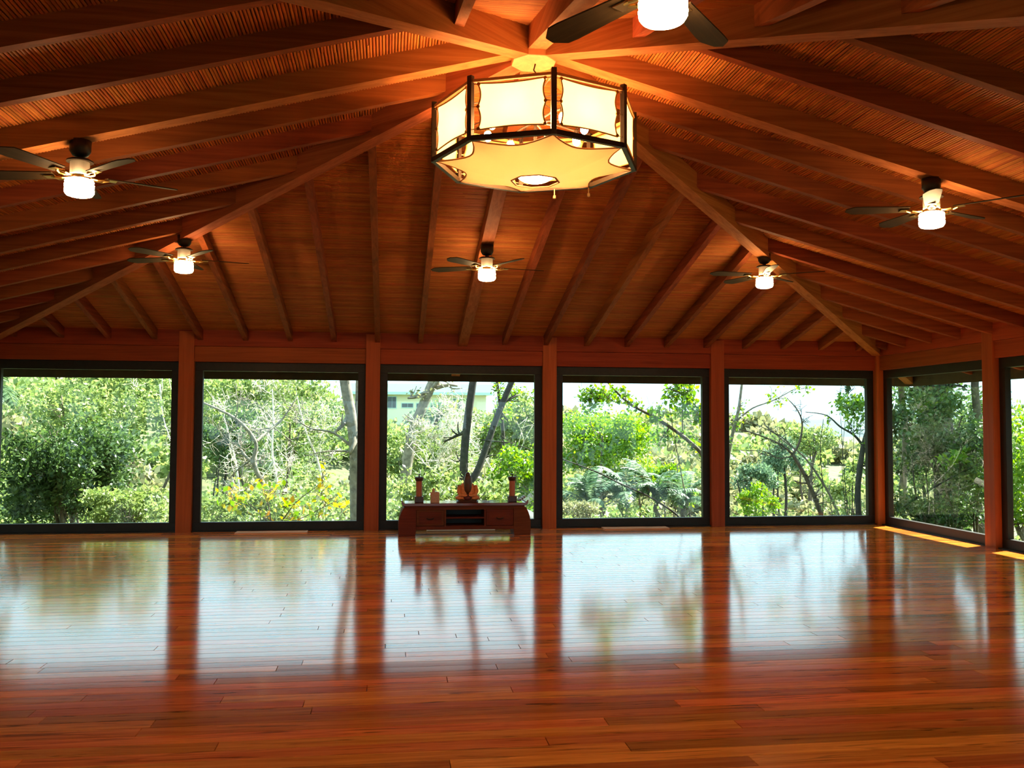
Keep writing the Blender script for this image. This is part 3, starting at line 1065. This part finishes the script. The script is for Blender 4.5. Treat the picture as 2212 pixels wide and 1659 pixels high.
def leafy(name, label, cat, base, crown, rad, n, size, mat, bark, seed, lumps=14, lump_r=.45, group=None, trunk_r=.05, aspect=.5, shell=.3, extra_twigs=True):
    """a shrub or tree: stems from the ground into a lumpy crown"""
    rng = np.random.default_rng(seed)
    base = (crown[0], crown[1])
    bz = gz(base[0], base[1])
    root = plant(name, label, cat, (base[0], base[1], bz), group)
    pl = Plant(seed)
    b0 = np.array([base[0], base[1], bz-.05])
    cc = np.array(crown, float); rr_ = np.array(rad, float)
    for k in range(4):
        tgt = cc + rng.normal(size=3)*rr_*.35
        mid_ = (b0+tgt)/2 + rng.normal(size=3)*.12*np.linalg.norm(tgt-b0)*.4
        pts, rads = pl.stem([b0, mid_, tgt], trunk_r*(1 if k == 0 else .7), trunk_r*.25)
        if extra_twigs:
            pl.side([np.array(q) for q in pts], rads, float(rr_.mean())*.8, 1, .7, (3,5), .15, .2, .6)
    place(pl.wood_mesh('trunk', bark), 'trunk', root)
    P = crown_pts(cc, rr_, n, rng, shell, lumps, lump_r)
    Vv, Ff = leaf_quads(P, size, rng, aspect)
    place(np_mesh('leaves', Vv, Ff, mat), 'leaves', root, True)
    return root

def palm_frond_mesh(L, seed, n=34, leaf=.5, droop=.9, mat='leaf_palm', wid=.034):
    """one arching frond along +x with paired leaflets"""
    rng = np.random.default_rng(seed)
    pts = []
    p = np.zeros(3); a = math.radians(50)
    k = 14
    for i in range(k+1):
        pts.append(p.copy())
        a -= droop*2.0/k*(0.5+i/k)
        p = p + np.array([math.cos(a), 0, math.sin(a)])*L/k
    pts = np.array(pts)
    vs_, fs = [], []
    for j in range(n):
        t = .12 + .88*j/n
        q = t*k; i = min(int(q), k-1)
        b = pts[i]*(1-(q-i)) + pts[i+1]*(q-i)
        tan = pts[i+1]-pts[i]; tan /= np.linalg.norm(tan)
        ll = leaf*math.sin(PI*min(1, .18+.82*t))**.6*(1.05-.45*t)
        for s in (-1, 1):
            d = tan*.55 + np.array([0, s*.8, 0]) + rng.normal(size=3)*.07 + np.array([0,0,-.22])
            d /= np.linalg.norm(d)
            e = b + d*ll*.55; f = b + d*ll + np.array([0,0,-.22*ll])
            w = np.cross(d, [0,0,1]); w /= np.linalg.norm(w)+1e-9; w = w*wid
            o = len(vs_)
            vs_ += [b-w*.4, b+w*.4, e+w, e-w, f]
            fs += [(o, o+1, o+2, o+3), (o+3, o+2, o+4, o+4)]
    me = bpy.data.meshes.new('frond')
    b_ = MB()
    b_.v = [tuple(q) for q in vs_]
    b_.f = [tuple(dict.fromkeys(q)) for q in fs]
    b_.tube([tuple(q) for q in pts], [.016*(1-.85*i/k) for i in range(k+1)], 5)
    return b_.mesh('frond', mat)
FROND = [palm_frond_mesh(1.9, 3), palm_frond_mesh(1.6, 4, droop=1.15), palm_frond_mesh(2.1, 5, droop=.75)]
def palm(name, label, crown, nf, scale, seed, group=None, trunk=True, tr=.10, pitch=(-.5,.7)):
    rng = random.Random(seed)
    x, y, z = crown
    b = gz(x, y)
    root = plant(name, label, 'palm', (x, y, b), group)
    if trunk:
        pl = MB()
        n = 12
        pl.tube([(x+.05*math.sin(i), y, b-.1+(z-b+.1)*i/n) for i in range(n+1)], [tr*(1.15-.3*i/n)*(1.05 if i % 2 else 1) for i in range(n+1)], 12)
        place(pl.mesh('trunk', 'bark_brown', True), 'trunk', root)
    for k in range(nf):
        o = link('frond', FROND[k % 3], root)
        o.location = (0, 0, z-b)
        o.rotation_euler = (rng.uniform(-.25,.25), rng.uniform(*pitch)*-1, 2*PI*k/nf + rng.uniform(-.25,.25))
        s = scale*rng.uniform(.85, 1.15)
        o.scale = (s, s, s)
    return root

# ---------------------------------------------------------------- distant wooded slope
def forest(name, label, n, dmin, dmax, azr, size0, mat, seed, hmax, thin=0):
    rng = np.random.default_rng(seed)
    d = dmin + (dmax-dmin)*rng.random(n)**1.3
    az = np.radians(rng.uniform(azr[0], azr[1], n))
    x = -1 + d*np.sin(az); y = -6.3 + d*np.cos(az)
    # lumpy canopy: gather the leaves round crown centres
    nc = max(30, n//260)
    dc = dmin + (dmax-dmin)*rng.random(nc)**1.3
    ac = np.radians(rng.uniform(azr[0], azr[1], nc))
    cx = -1 + dc*np.sin(ac); cyy = -6.3 + dc*np.cos(ac)
    k = rng.integers(0, nc, n)
    rr_ = rng.uniform(.9, 1.9, nc)*np.sqrt(dc/40)
    u = rng.normal(size=(n,3)); u /= np.linalg.norm(u, axis=1, keepdims=True)
    u *= (.45+.55*rng.random((n,1)))
    u[:,2] = np.abs(u[:,2])
    x = cx[k] + u[:,0]*rr_[k]; y = cyy[k] + u[:,1]*rr_[k]
    hh = rng.uniform(.35, 1, nc)*hmax
    z = ground_z(cx, cyy)[k] + hh[k]*.35 + u[:,2]*hh[k]*.75
    P = np.stack([x, y, z], 1)
    dd = np.hypot(x+1, y+6.3)
    V, F = leaf_quads(P, size0*np.clip(dd/40, .6, 4), rng, .6)
    o = link(name, np_mesh(name, V, F, mat))
    tag(o, label, 'forest', None, 'stuff')
forest('forest', 'pale olive scrub forest covering the far slope', 64000, 36, 190, (-26, 34), .38, 'leaf_olive', 21, 3.2)
forest('forest', 'pale green forest canopy patches on the far slope', 52000, 34, 170, (-26, 34), .34, 'leaf_pale', 22, 3.0)
forest('forest', 'dense mixed scrub on the near part of the slope', 40000, 30, 75, (8, 36), .26, 'leaf_olive', 24, 2.2)
forest('forest', 'pale wooded hillside rising behind the bare tangled trees', 44000, 38, 86, (-27, 7), .34, 'leaf_pale', 26, 2.6)
forest('undergrowth', 'pale green undergrowth behind the dense dark shrub and bare trees', 24000, 22, 46, (-28, 3), .18, 'leaf_pale', 25, 2.2)
forest('undergrowth', 'light green undergrowth filling the dip below the windows', 26000, 19, 38, (-27, 46), .15, 'leaf_pale', 23, 1.5)

# ---------------------------------------------------------------- window by window
# dense dark shrub
leafy('dense_shrub', 'dense dark green small-leaved shrub close outside the corner window', 'shrub',
      (-5.5, 9.8), (-6.393, 9.800, 0.704), (1.25,1.0,1.15), 15000, .085, 'leaf_dark', 'bark_brown', 31, lumps=26, lump_r=.42, trunk_r=.06, shell=.15)
leafy('sparse_shrub', 'taller thin green shrub rising behind the dense dark shrub', 'shrub',
      (-5.6, 11.4), (-6.621, 11.400, 1.536), (1.5,.9,.95), 5200, .085, 'leaf_pale', 'bark_brown', 32, lumps=30, lump_r=.3, trunk_r=.04, shell=.1)
leafy('low_shrub', 'low light green shrub at the foot of the dense dark shrub', 'shrub',
      (-4.6, 8.6), (-5.146, 8.600, 0.103), (.85,.5,.42), 2600, .08, 'leaf_pale', 'bark_brown', 33, lumps=18, lump_r=.4, trunk_r=.02)
palm('fan_palm', 'palm with long drooping fronds beside the dense dark shrub', (-7.507, 8.700, 1.830), 13, .80, 5, trunk=True)

# bare tangled trees
def bare(name, label, cat, stems, bark, seed, L, levels=2, kids=(5,8), leaf=None, group=None, spread=.6, up=.12, frm=.2):
    """stems: list of (points, r0, r1); first point is the foot"""
    x, y, _ = stems[0][0][0]
    bz = gz(x, y)
    root = plant(name, label, cat, (x, y, bz), group)
    pl = Plant(seed)
    for i, (pts, r0, r1) in enumerate(stems):
        pts = [np.array(q, float) for q in pts]
        if i == 0:
            pts = [np.array([x, y, bz-.05])] + [q for q in pts if q[2] > bz+.1]
        out, rad = pl.stem(pts, r0, r1)
        if levels >= 0:
            pl.side(out, rad, L, levels, spread, kids, up, .22, .6, 5, frm)
    place(pl.wood_mesh('trunk', bark), 'trunk', root)
    if leaf:
        mat, n, size, asp = leaf
        T = np.array(pl.tips)
        k = pl.rng.integers(0, len(T), n)
        V, F = leaf_quads(T[k] + pl.rng.normal(size=(n,3))*size*.6, size, pl.rng, asp)
        place(np_mesh('leaves', V, F, mat), 'leaves', root, True)
    return root, pl

bare('bare_tree', 'bare pale tree with twisting grey limbs behind yellow leaves', 'tree',
     [([(-3.525, 13.000, -0.662), (-3.583, 13.000, 0.060), (-3.819, 13.000, 0.640), (-3.788, 13.000, 1.074), (-4.191, 13.000, 1.557), (-4.897, 13.000, 1.909)], .075, .02),
      ([(-3.819, 13.000, 0.640), (-4.006, 13.100, 0.781), (-4.099, 13.200, 0.904)], .04, .02),
      ([(-3.788, 13.000, 1.074), (-3.601, 13.200, 1.266), (-3.294, 13.400, 1.563), (-3.019, 13.500, 2.016)], .035, .012)],
     'bark_grey', 41, 1.1, 2, (4,5))
bare('bare_tree', 'slender bleached bare tree among the tangle of branches', 'tree',
     [([(-3.494, 15.000, -0.834), (-3.582, 15.000, 0.125), (-3.696, 15.000, 0.766), (-3.689, 15.000, 1.623), (-3.720, 15.000, 2.267)], .05, .012)],
     'bark_pale', 42, 1.2, 2, (6,8))
bare('bare_tree', 'bleached bare tree with crooked limbs next to the dense dark shrub', 'tree',
     [([(-4.690, 17.000, -1.040), (-4.802, 17.000, 0.235), (-4.950, 17.000, 0.932), (-5.130, 17.000, 1.571)], .05, .012),
      ([(-5.979, 14.000, 2.308), (-5.897, 14.000, 1.603), (-5.691, 14.000, 1.000)], .02, .008)],
     'bark_pale', 43, 1.3, 2, (4,6))
bare('bare_tree', 'bare brown thicket tree in front of the far green hedge', 'tree',
     [([(-2.567, 16.000, -0.953), (-2.696, 16.000, 0.395), (-3.040, 16.000, 1.295), (-3.274, 16.000, 2.196)], .05, .012)],
     'bark_pale', 44, 1.5, 2, (5,7), ('leaf_pale', 1500, .09, .5))
bare('leafy_sapling', 'low sapling carrying large yellow and green leaves', 'sapling',
     [([(-2.956, 9.400, -0.383), (-3.040, 9.400, 0.088), (-3.161, 9.400, 0.442)], .014, .006),
      ([(-2.957, 9.400, -0.305), (-3.331, 9.300, 0.099), (-3.712, 9.300, 0.257)], .012, .005),
      ([(-2.880, 9.400, -0.305), (-2.589, 9.500, 0.115), (-2.125, 9.500, 0.470)], .012, .005),
      ([(-2.880, 9.400, -0.305), (-2.420, 9.400, -0.114), (-1.879, 9.400, 0.158)], .012, .005)],
     'bark_brown', 45, .42, 1, (5,7), ('leaf_yellow', 260, .12, .62))
bare('smooth_trunk_tree', 'thick smooth grey trunk dividing near the top beside the post', 'tree',
     [([(-1.601, 10.600, -0.457), (-1.627, 10.600, 0.312), (-1.653, 10.600, 1.084), (-1.737, 10.600, 1.686), (-1.846, 10.600, 2.289), (-1.944, 10.600, 3.327)], .115, .10),
      ([(-1.656, 10.600, 1.342), (-1.581, 10.700, 1.862), (-1.574, 10.800, 2.477), (-1.483, 10.900, 3.369)], .085, .07),
      ([(-1.704, 10.600, 1.041), (-2.039, 10.500, 1.299), (-2.458, 10.500, 1.383), (-2.700, 10.400, 1.551)], .03, .008),
      ([(-1.728, 10.600, 0.955), (-2.174, 10.700, 0.952), (-2.571, 10.900, 0.859)], .025, .008)],
     'bark_grey', 46, .8, 1, (3,5))
leafy('green_shrub', 'light green shrub spreading under the bare tangled trees', 'shrub',
      (-3.4, 10.8), (-3.384, 10.800, -0.205), (1.7,.7,.5), 4200, .09, 'leaf_pale', 'bark_brown', 47, lumps=26, lump_r=.32, trunk_r=.02)
leafy('hedge_tree', 'broad pale green tree closing the view behind the bare tangle', 'tree',
      (-6.2, 22), (-4.982, 22.000, 1.668), (3.2,1.4,1.75), 9000, .15, 'leaf_pale', 'bark_brown', 48, lumps=40, lump_r=.34, trunk_r=.09)
leafy('hedge_tree', 'broad pale green tree behind the thin shrub of the corner window', 'tree',
      (-9.6, 21), (-9.150, 21.000, 1.772), (3.0,1.4,1.6), 8000, .15, 'leaf_pale', 'bark_brown', 49, lumps=40, lump_r=.34, trunk_r=.09)
leafy('dark_tree', 'shaded dark green tree low behind the bare tangle', 'tree',
      (-5.9, 18), (-5.238, 18.000, 1.030), (1.2,.9,.75), 3600, .11, 'leaf_dark', 'bark_dark', 50, lumps=20, lump_r=.36, trunk_r=.06)

# behind the altar
bare('twin_stem_tree', 'dark tree dividing into two leaning stems right behind the statue', 'tree',
     [([(0.468, 11.500, -0.401), (0.454, 11.500, 0.240), (0.468, 11.500, 0.882), (0.520, 11.500, 1.481), (0.626, 11.500, 2.268), (0.751, 11.500, 3.106)], .092, .075),
      ([(0.519, 11.500, 0.221), (0.730, 11.600, 0.509), (0.897, 11.700, 0.922), (1.122, 11.800, 1.531), (1.446, 11.900, 2.294), (1.815, 12.000, 3.072)], .075, .058),
      ([(0.830, 11.700, 1.155), (1.241, 11.600, 1.111), (1.557, 11.500, 1.049), (1.934, 11.500, 0.910)], .016, .008),
      ([(1.241, 11.600, 1.139), (1.196, 11.600, 0.693), (1.106, 11.600, 0.137)], .01, .005)],
     'bark_dark', 51, .8, 1, (2,4))
bare('slim_dark_tree', 'slim dark upright tree between the leaning stem and the post', 'tree',
     [([(1.520, 14.000, -0.672), (1.536, 14.000, 0.378), (1.563, 14.000, 1.221), (1.463, 14.000, 2.067), (1.408, 14.000, 2.490)], .055, .03)],
     'bark_dark', 52, .9, 1, (4,6), ('leaf_bright', 300, .09, .5))
bare('leaning_tree', 'grey rough trunk leaning in front of the cream house', 'tree',
     [([(-0.631, 17.000, -0.609), (-0.546, 17.000, 0.461), (-0.399, 17.000, 1.297), (-0.178, 17.000, 1.897), (0.127, 17.000, 2.682), (0.385, 17.000, 3.593)], .15, .12)],
     'bark_grey', 53, 1.2, 1, (4,6), ('leaf_olive', 300, .10, .5))
bare('bare_tree', 'bleached twiggy tree in front of the house palm', 'tree',
     [([(0.266, 14.500, -0.606), (0.206, 14.500, 0.248), (-0.120, 14.500, 0.889), (-0.709, 14.500, 1.315)], .03, .01),
      ([(0.206, 14.500, 0.248), (0.421, 14.600, 0.994), (0.260, 14.700, 1.642)], .02, .008)],
     'bark_pale', 54, 1.1, 2, (7,10), ('leaf_pale', 500, .09, .5))
bare('bare_shrub', 'bleached leafless shrub of thin twigs seen above the altar', 'shrub',
     [([(1.623, 12.600, -0.527), (1.569, 12.600, 0.256), (1.766, 12.600, 0.944), (2.014, 12.600, 1.438)], .018, .007),
      ([(1.600, 12.600, 0.060), (1.111, 12.500, 0.557), (0.814, 12.500, 1.044), (0.372, 12.500, 1.334)], .015, .006),
      ([(1.601, 12.600, -0.136), (0.907, 12.400, 0.079), (-0.062, 12.400, 0.468), (-0.642, 12.400, 1.044)], .015, .006)],
     'bark_pale', 60, .7, 1, (6,8))
leafy('bright_shrub', 'light green broad-leaved shrub seen over the altar', 'shrub',
      (-.5, 9.2), (-0.062, 9.200, 0.202), (1.35,.55,.48), 2000, .10, 'leaf_pale', 'bark_brown', 55, lumps=26, lump_r=.3, trunk_r=.02, aspect=.55)
leafy('bright_shrub', 'bright green shrub beside the slim dark tree', 'shrub',
      (1.2, 10.4), (1.402, 10.400, 0.311), (.75,.55,.85), 3000, .085, 'leaf_bright', 'bark_brown', 56, lumps=20, lump_r=.36, trunk_r=.02)
leafy('light_tree', 'light green tree filling the view beside the leaning dark stem', 'tree',
      (1.9, 19), (2.636, 19.000, 1.291), (1.6,1.0,1.05), 5200, .13, 'leaf_pale', 'bark_brown', 57, lumps=26, lump_r=.36, trunk_r=.06)
leafy('light_tree', 'light green tree behind the grey leaning trunk', 'tree',
      (-.9, 20), (-0.219, 20.000, 0.532), (1.9,1.0,.9), 4600, .13, 'leaf_pale', 'bark_brown', 58, lumps=26, lump_r=.36, trunk_r=.06)
palm('house_palm', 'blue-green palm standing before the cream house', (0.748, 27.000, 1.651), 15, .75, 7, tr=.12)
bl = empty('boulder', (1.02, 7.55, gz(1.02, 7.55)))
tag(bl, 'rounded grey boulder just outside behind the altar end', 'boulder')
ellipsoid((0,0,.24),(.34,.27,.36), 28, 18, lambda d: 1+.06*math.sin(5*d.x+3*d.z)+.05*math.sin(7*d.y)).build('boulder_body', 'stone', bl, smooth=True)
lg = empty('fallen_log', (1.689, 10.000, 0.125))
lg.location.z = gz(lg.location.x, lg.location.y)
tag(lg, 'pale fallen log propped in the shrubs beside the altar window post', 'log')
q0 = np.array((1.388, 10.000, -0.042)); q1 = np.array((2.020, 10.400, 0.395)); o0 = np.array(lg.location)
MB().tube([tuple(q0-o0), tuple((q0*2+q1)/3-o0+np.array([0,0,.02])), tuple(q1-o0)], [.075,.07,.06], 12).build('log_wood', 'bark_pale', lg, smooth=True)
MB().tube([tuple((q0+q1)/2-o0), tuple((q0+q1)/2-o0+np.array([-.1,0,-.62]))], [.05,.06], 10).build('prop_stub', 'bark_pale', lg, smooth=True)

# cream house on the far side
hb = empty('house', (2.3, 74, gz(2.3, 74)))
tag(hb, 'cream house with flat white roof among the trees', 'house')
hz = gz(2.3, 74)
hx0, hx1 = -6.6, 5.3
ht = 4.05-hz
MB().box((hx0,0,-.3),(hx1,7,ht)).build('house_wall', 'render_wall', hb)
rf = MB().box((hx0-.5,-.7,ht),(hx1+.5,7.5,ht+.95)).build('house_roof', 'roof_white', hb)
MB().box((hx0-.5,-.74,ht-.02),(hx1+.5,-.69,ht+.22)).build('fascia', 'roof_mint', rf)
for (a, c, z0, z1) in ((-3.55,-2.7,-1.25,-.15), (-2.3,-1.2,-1.2,-.72), (-1.0,.1,-1.2,-.72), (.3,1.3,-1.2,-.72), (2.2,3.1,-1.3,-.3)):
    w_ = MB().box((a,-.05,ht+z0),(c,.02,ht+z1)).build('house_window', 'roof_mint', hb)
    nb = 2
    for i in range(nb):
        a1 = a + .06 + (c-a-.06)*i/nb; c1 = a + (c-a)*(i+1)/nb - .06 + (0.06 if i < nb-1 else 0)
        MB().box((a1,-.07,ht+z0+.07),(c1,-.03,ht+z1-.07)).build('pane', 'house_glass', w_)

# rounded bright tree and palms
leafy('round_tree', 'rounded bright yellow-green tree standing clear on the slope', 'tree',
      (8.0, 22), (6.066, 22.000, 0.831), (1.85,1.4,1.45), 11000, .12, 'leaf_bright', 'bark_brown', 61, lumps=30, lump_r=.40, trunk_r=.09)
leafy('round_shrub', 'smaller bright green shrub beside the rounded tree', 'shrub',
      (9.4, 20), (7.433, 20.000, -0.381), (.95,.8,.62), 3600, .11, 'leaf_bright', 'bark_brown', 62, lumps=18, lump_r=.42, trunk_r=.05)
leafy('soft_shrub', 'pale feathery low shrub under the rounded bright tree', 'shrub',
      (3.4, 12), (2.848, 12.000, -0.333), (.55,.5,.28), 1500, .07, 'leaf_olive', 'bark_brown', 63, lumps=12, lump_r=.42, trunk_r=.02)
for (q, lab, s_, sd_) in (((3.520, 14.000, -0.394), 'small blue-green palm under the rounded bright tree', .62, 11),
                          ((4.496, 14.500, -0.338), 'blue-green palm in the middle of the palm clump', .72, 12),
                          ((5.195, 14.000, -0.386), 'blue-green palm under the long dark branch', .66, 13),
                          ((6.113, 14.800, -0.577), 'blue-green palm nearest the post by the rounded shrub', .6, 14)):
    palm('low_palm', lab, q, 12, s_, sd_, 'low palms under the rounded tree', tr=.06, pitch=(-.2,.9))
bare('overhanging_tree', 'tree with a long limb reaching up across the sky, dark leaves hanging', 'tree',
     [([(4.892, 9.800, -0.352), (4.868, 9.800, 0.249), (4.826, 9.800, 0.835), (4.469, 9.800, 1.214), (3.887, 9.700, 1.582), (3.377, 9.600, 1.832), (3.073, 9.600, 2.084), (2.789, 9.500, 2.372)], .055, .014),
      ([(4.827, 9.800, 0.895), (4.937, 9.800, 1.284), (4.776, 9.700, 1.629), (4.387, 9.600, 2.011), (4.034, 9.600, 2.153)], .03, .010),
      ([(4.407, 9.800, 1.240), (4.366, 9.700, 1.713), (4.404, 9.700, 2.229)], .014, .008),
      ([(3.377, 9.600, 1.832), (3.073, 9.600, 1.889), (2.684, 9.600, 1.954)], .012, .005)],
     'bark_brown', 64, .5, 1, (8,10), ('leaf_bright', 1300, .095, .65), frm=.35)
bare('drooping_branch', 'long thin dark branch leaning across the palms', 'branch',
     [([(4.332, 9.600, -0.409), (4.219, 9.600, -0.172), (3.678, 9.600, 0.170), (3.184, 9.700, 0.393), (2.751, 9.700, 0.605), (2.082, 9.800, 0.854)], .024, .012)],
     'bark_dark', 65, .5, 0, (4,6))
bare('thin_vine', 'thin upright vine stem between rounded tree and post', 'vine',
     [([(4.431, 9.400, -0.304), (4.269, 9.400, 0.449), (4.124, 9.400, 1.203), (4.022, 9.400, 1.791)], .010, .006)],
     'bark_brown', 66, .3, -1)

# bare-tree window
bare('forked_bare_tree', 'bare forked tree with crooked limbs against the far hill', 'tree',
     [([(7.703, 10.800, -0.584), (7.473, 10.800, 0.067), (7.251, 10.800, 0.533), (7.029, 10.800, 0.886)], .05, .034),
      ([(7.029, 10.800, 0.886), (6.815, 10.800, 1.072), (6.377, 10.800, 1.257), (5.893, 10.800, 1.403)], .026, .010),
      ([(7.029, 10.800, 0.886), (7.179, 10.800, 1.138), (7.242, 10.800, 1.511), (7.137, 10.800, 1.791), (6.922, 10.800, 2.023)], .026, .008),
      ([(7.029, 10.800, 0.859), (6.670, 10.700, 0.816), (6.380, 10.700, 0.954), (5.725, 10.700, 0.982)], .016, .006),
      ([(7.108, 10.800, 0.952), (6.862, 10.900, 1.229), (6.373, 10.900, 1.460), (5.927, 11.000, 1.645)], .014, .005)],
     'bark_brown', 71, .5, 1, (4,6))
bare('leaning_bare_tree', 'second thin bare tree leaning behind the forked one', 'tree',
     [([(8.483, 11.600, -0.684), (8.302, 11.600, -0.147), (8.018, 11.600, 0.342), (7.641, 11.600, 0.830), (7.181, 11.600, 1.170), (6.775, 11.600, 1.509)], .035, .010)],
     'bark_grey', 72, .6, 1, (5,7))
bare('straight_sapling', 'straight thin dark sapling in front of the far hill', 'sapling',
     [([(7.056, 9.600, -0.439), (7.056, 9.600, 0.338), (7.018, 9.600, 1.032), (7.089, 9.600, 1.598)], .011, .006)],
     'bark_dark', 73, .25, -1)
bare('corner_tree', 'dark curved trunk close to the corner post with an arching bough', 'tree',
     [([(8.218, 10.400, -0.544), (8.198, 10.400, 0.186), (8.254, 10.400, 0.643), (8.338, 10.400, 1.102), (8.533, 10.400, 1.655)], .062, .05),
      ([(8.338, 10.400, 1.056), (8.135, 10.400, 1.285), (7.844, 10.400, 1.450), (7.555, 10.400, 1.677), (7.119, 10.400, 1.739)], .028, .008)],
     'bark_dark', 74, .5, 1, (3,5), ('leaf_bright', 110, .08, .6))
bare('young_leafy_tree', 'young tree with fresh green leaves beside the post, against the sky', 'tree',
     [([(5.238, 10.000, -0.378), (5.355, 10.000, 0.757), (5.469, 10.000, 1.371), (5.583, 10.000, 1.812), (5.681, 10.000, 2.521)], .045, .022),
      ([(5.507, 10.000, 1.530), (5.851, 10.000, 1.797), (6.271, 10.000, 1.950), (6.742, 10.000, 2.195)], .020, .008)],
     'bark_grey', 75, .45, 1, (5,7), ('leaf_bright', 230, .075, .6), frm=.5)
leafy('hanging_foliage_tree', 'leafy bough hanging down by the corner post', 'tree',
      (6.6, 10.9), (8.154, 10.600, 1.953), (.42,.4,.42), 620, .085, 'leaf_bright', 'bark_dark', 76, lumps=10, lump_r=.45, trunk_r=.014, aspect=.6)
leafy('yellow_shrub', 'yellow-green shrub low in front of the far slope', 'shrub',
      (10.6, 18), (9.397, 18.000, -0.645), (.55,.5,.55), 1600, .09, 'leaf_bright', 'bark_brown', 77, lumps=12, lump_r=.42, trunk_r=.03)
leafy('slope_tree', 'dark blue-green tree on the slope behind the forked bare tree', 'tree',
      (19.5, 39), (19.684, 39.000, -0.526), (1.3,1.2,1.5), 2200, .2, 'leaf_palm', 'bark_dark', 78, lumps=14, lump_r=.42, trunk_r=.1)
leafy('slope_tree', 'dark blue-green bushy tree lower on the slope', 'tree',
      (14.3, 33), (15.598, 33.000, -0.894), (1.2,1.0,.7), 1800, .18, 'leaf_palm', 'bark_dark', 79, lumps=14, lump_r=.42, trunk_r=.1)
leafy('slope_tree', 'rounded light green tree on the ridge of the slope', 'tree',
      (30, 52), (27.474, 52.000, 0.482), (1.9,1.6,1.1), 2200, .24, 'leaf_pale', 'bark_brown', 80, lumps=22, lump_r=.42, trunk_r=.14)
leafy('slope_shrub', 'light green shrub beside the dark curved trunk', 'shrub',
      (10.4, 14.5), (10.079, 14.500, -0.015), (.6,.5,.4), 1300, .085, 'leaf_pale', 'bark_brown', 81, lumps=14, lump_r=.4, trunk_r=.03)

# side wall: thick trunk smothered in leaves, palms in shade
bare('vine_trunk_tree', 'thick dark trunk smothered in vines outside the side window', 'tree',
     [([(9.600, 9.632, -0.912), (9.600, 9.634, 0.058), (9.600, 9.667, 0.943), (9.600, 9.823, 1.657), (9.600, 9.922, 2.384), (9.600, 10.028, 4.042)], .26, .20)],
     'bark_dark', 91, .9, 1, (10,14), ('leaf_dark', 2600, .10, .6), frm=.1)
leafy('vine_foliage', 'shaded leafy vines hanging around the thick dark trunk', 'vine',
      (9.1, 9.0), (9.200, 9.511, 1.388), (.7,.95,.95), 4200, .10, 'leaf_dark', 'bark_dark', 92, lumps=26, lump_r=.36, trunk_r=.03, aspect=.6)
leafy('vine_foliage', 'fresh green leafy sprig in front of the thick dark trunk', 'vine',
      (8.6, 8.0), (8.600, 7.990, 0.959), (.28,.3,.22), 120, .12, 'leaf_bright', 'bark_brown', 93, lumps=6, lump_r=.5, trunk_r=.008, aspect=.5)
leafy('shade_shrub', 'shaded green shrub at the foot of the thick dark trunk', 'shrub',
      (9.0, 8.6), (8.900, 8.945, -0.132), (.7,1.2,.45), 3600, .09, 'leaf_dark', 'bark_brown', 94, lumps=24, lump_r=.34, trunk_r=.02)
leafy('shade_shrub', 'green shrub between the side window post and the thick trunk', 'shrub',
      (9.2, 6.8), (9.200, 8.233, 0.746), (.6,.75,.85), 3600, .09, 'leaf_dark', 'bark_brown', 95, lumps=20, lump_r=.36, trunk_r=.03)
leafy('sunlit_shrub', 'sunlit green shrub behind the post at the picture edge', 'shrub',
      (9.4, 5.4), (9.400, 7.051, 0.879), (.8,1.0,1.05), 4200, .09, 'leaf_bright', 'bark_brown', 96, lumps=22, lump_r=.36, trunk_r=.03)
palm('shade_palm', 'shaded palm with fronds crossing the top of the side window', (10.400, 9.821, 2.569), 15, 1.15, 17, tr=.08)
palm('shade_palm', 'shaded palm with fronds hanging near the corner post', (11.000, 13.363, 2.895), 15, 1.1, 18, tr=.08)
leafy('backing_tree', 'broad dark green tree closing the view behind the thick trunk', 'tree',
      (14.5, 13.0), (14.500, 17.090, 1.086), (1.6,2.6,2.0), 7000, .13, 'leaf_dark', 'bark_dark', 97, lumps=34, lump_r=.36, trunk_r=.1)
leafy('backing_tree', 'pale sunlit tree farther out behind the side windows', 'tree',
      (16.5, 9.5), (16.500, 17.498, 0.681), (1.6,3.0,1.7), 6000, .13, 'leaf_pale', 'bark_brown', 98, lumps=34, lump_r=.36, trunk_r=.1)

palm('corner_palm', 'tall palm whose drooping fronds fringe the sky by the corner post', (9.548, 12.000, 2.738), 15, 1.25, 19, tr=.09, pitch=(-.3,.5))
leafy('light_tree', 'light green tree high behind the slim dark tree', 'tree',
      (3.4, 24), (3.594, 24.000, 1.730), (1.3,1.0,.95), 4200, .14, 'leaf_bright', 'bark_brown', 59, lumps=24, lump_r=.36, trunk_r=.07)

# unseen woods, added to dim pane reflections and daylight from the hidden sides
def shade_belt(label, cx, cyy, sx, sy, n, seed, h0=2.6, h1=5.2):
    rng = np.random.default_rng(seed)
    nc = 60
    px = cx + rng.uniform(-sx, sx, nc); py = cyy + rng.uniform(-sy, sy, nc)
    k = rng.integers(0, nc, n)
    u = rng.normal(size=(n,3)); u /= np.linalg.norm(u, axis=1, keepdims=True)
    hh = rng.uniform(h0, h1, nc)
    z = ground_z(px, py)[k] + hh[k]*(.5+.5*u[:,2])
    P = np.stack([px[k]+u[:,0]*1.5, py[k]+u[:,1]*1.5, z], 1)
    V, F = leaf_quads(P, .34, rng, .65)
    o = link('forest', np_mesh('forest', V, F, 'leaf_dark'))
    tag(o, label, 'forest', None, 'stuff')
shade_belt('added unseen dark green woods outside the entrance wall', 0, -16, 15, 3, 14000, 201, 1.8, 3.6)
shade_belt('added unseen dark green woods outside the wall beside the dense shrub', -13.5, -3, 3, 10, 14000, 202)
shade_belt('added unseen dark green woods farther along the side wall with sun patches', 14, -5, 3, 8, 12000, 203)
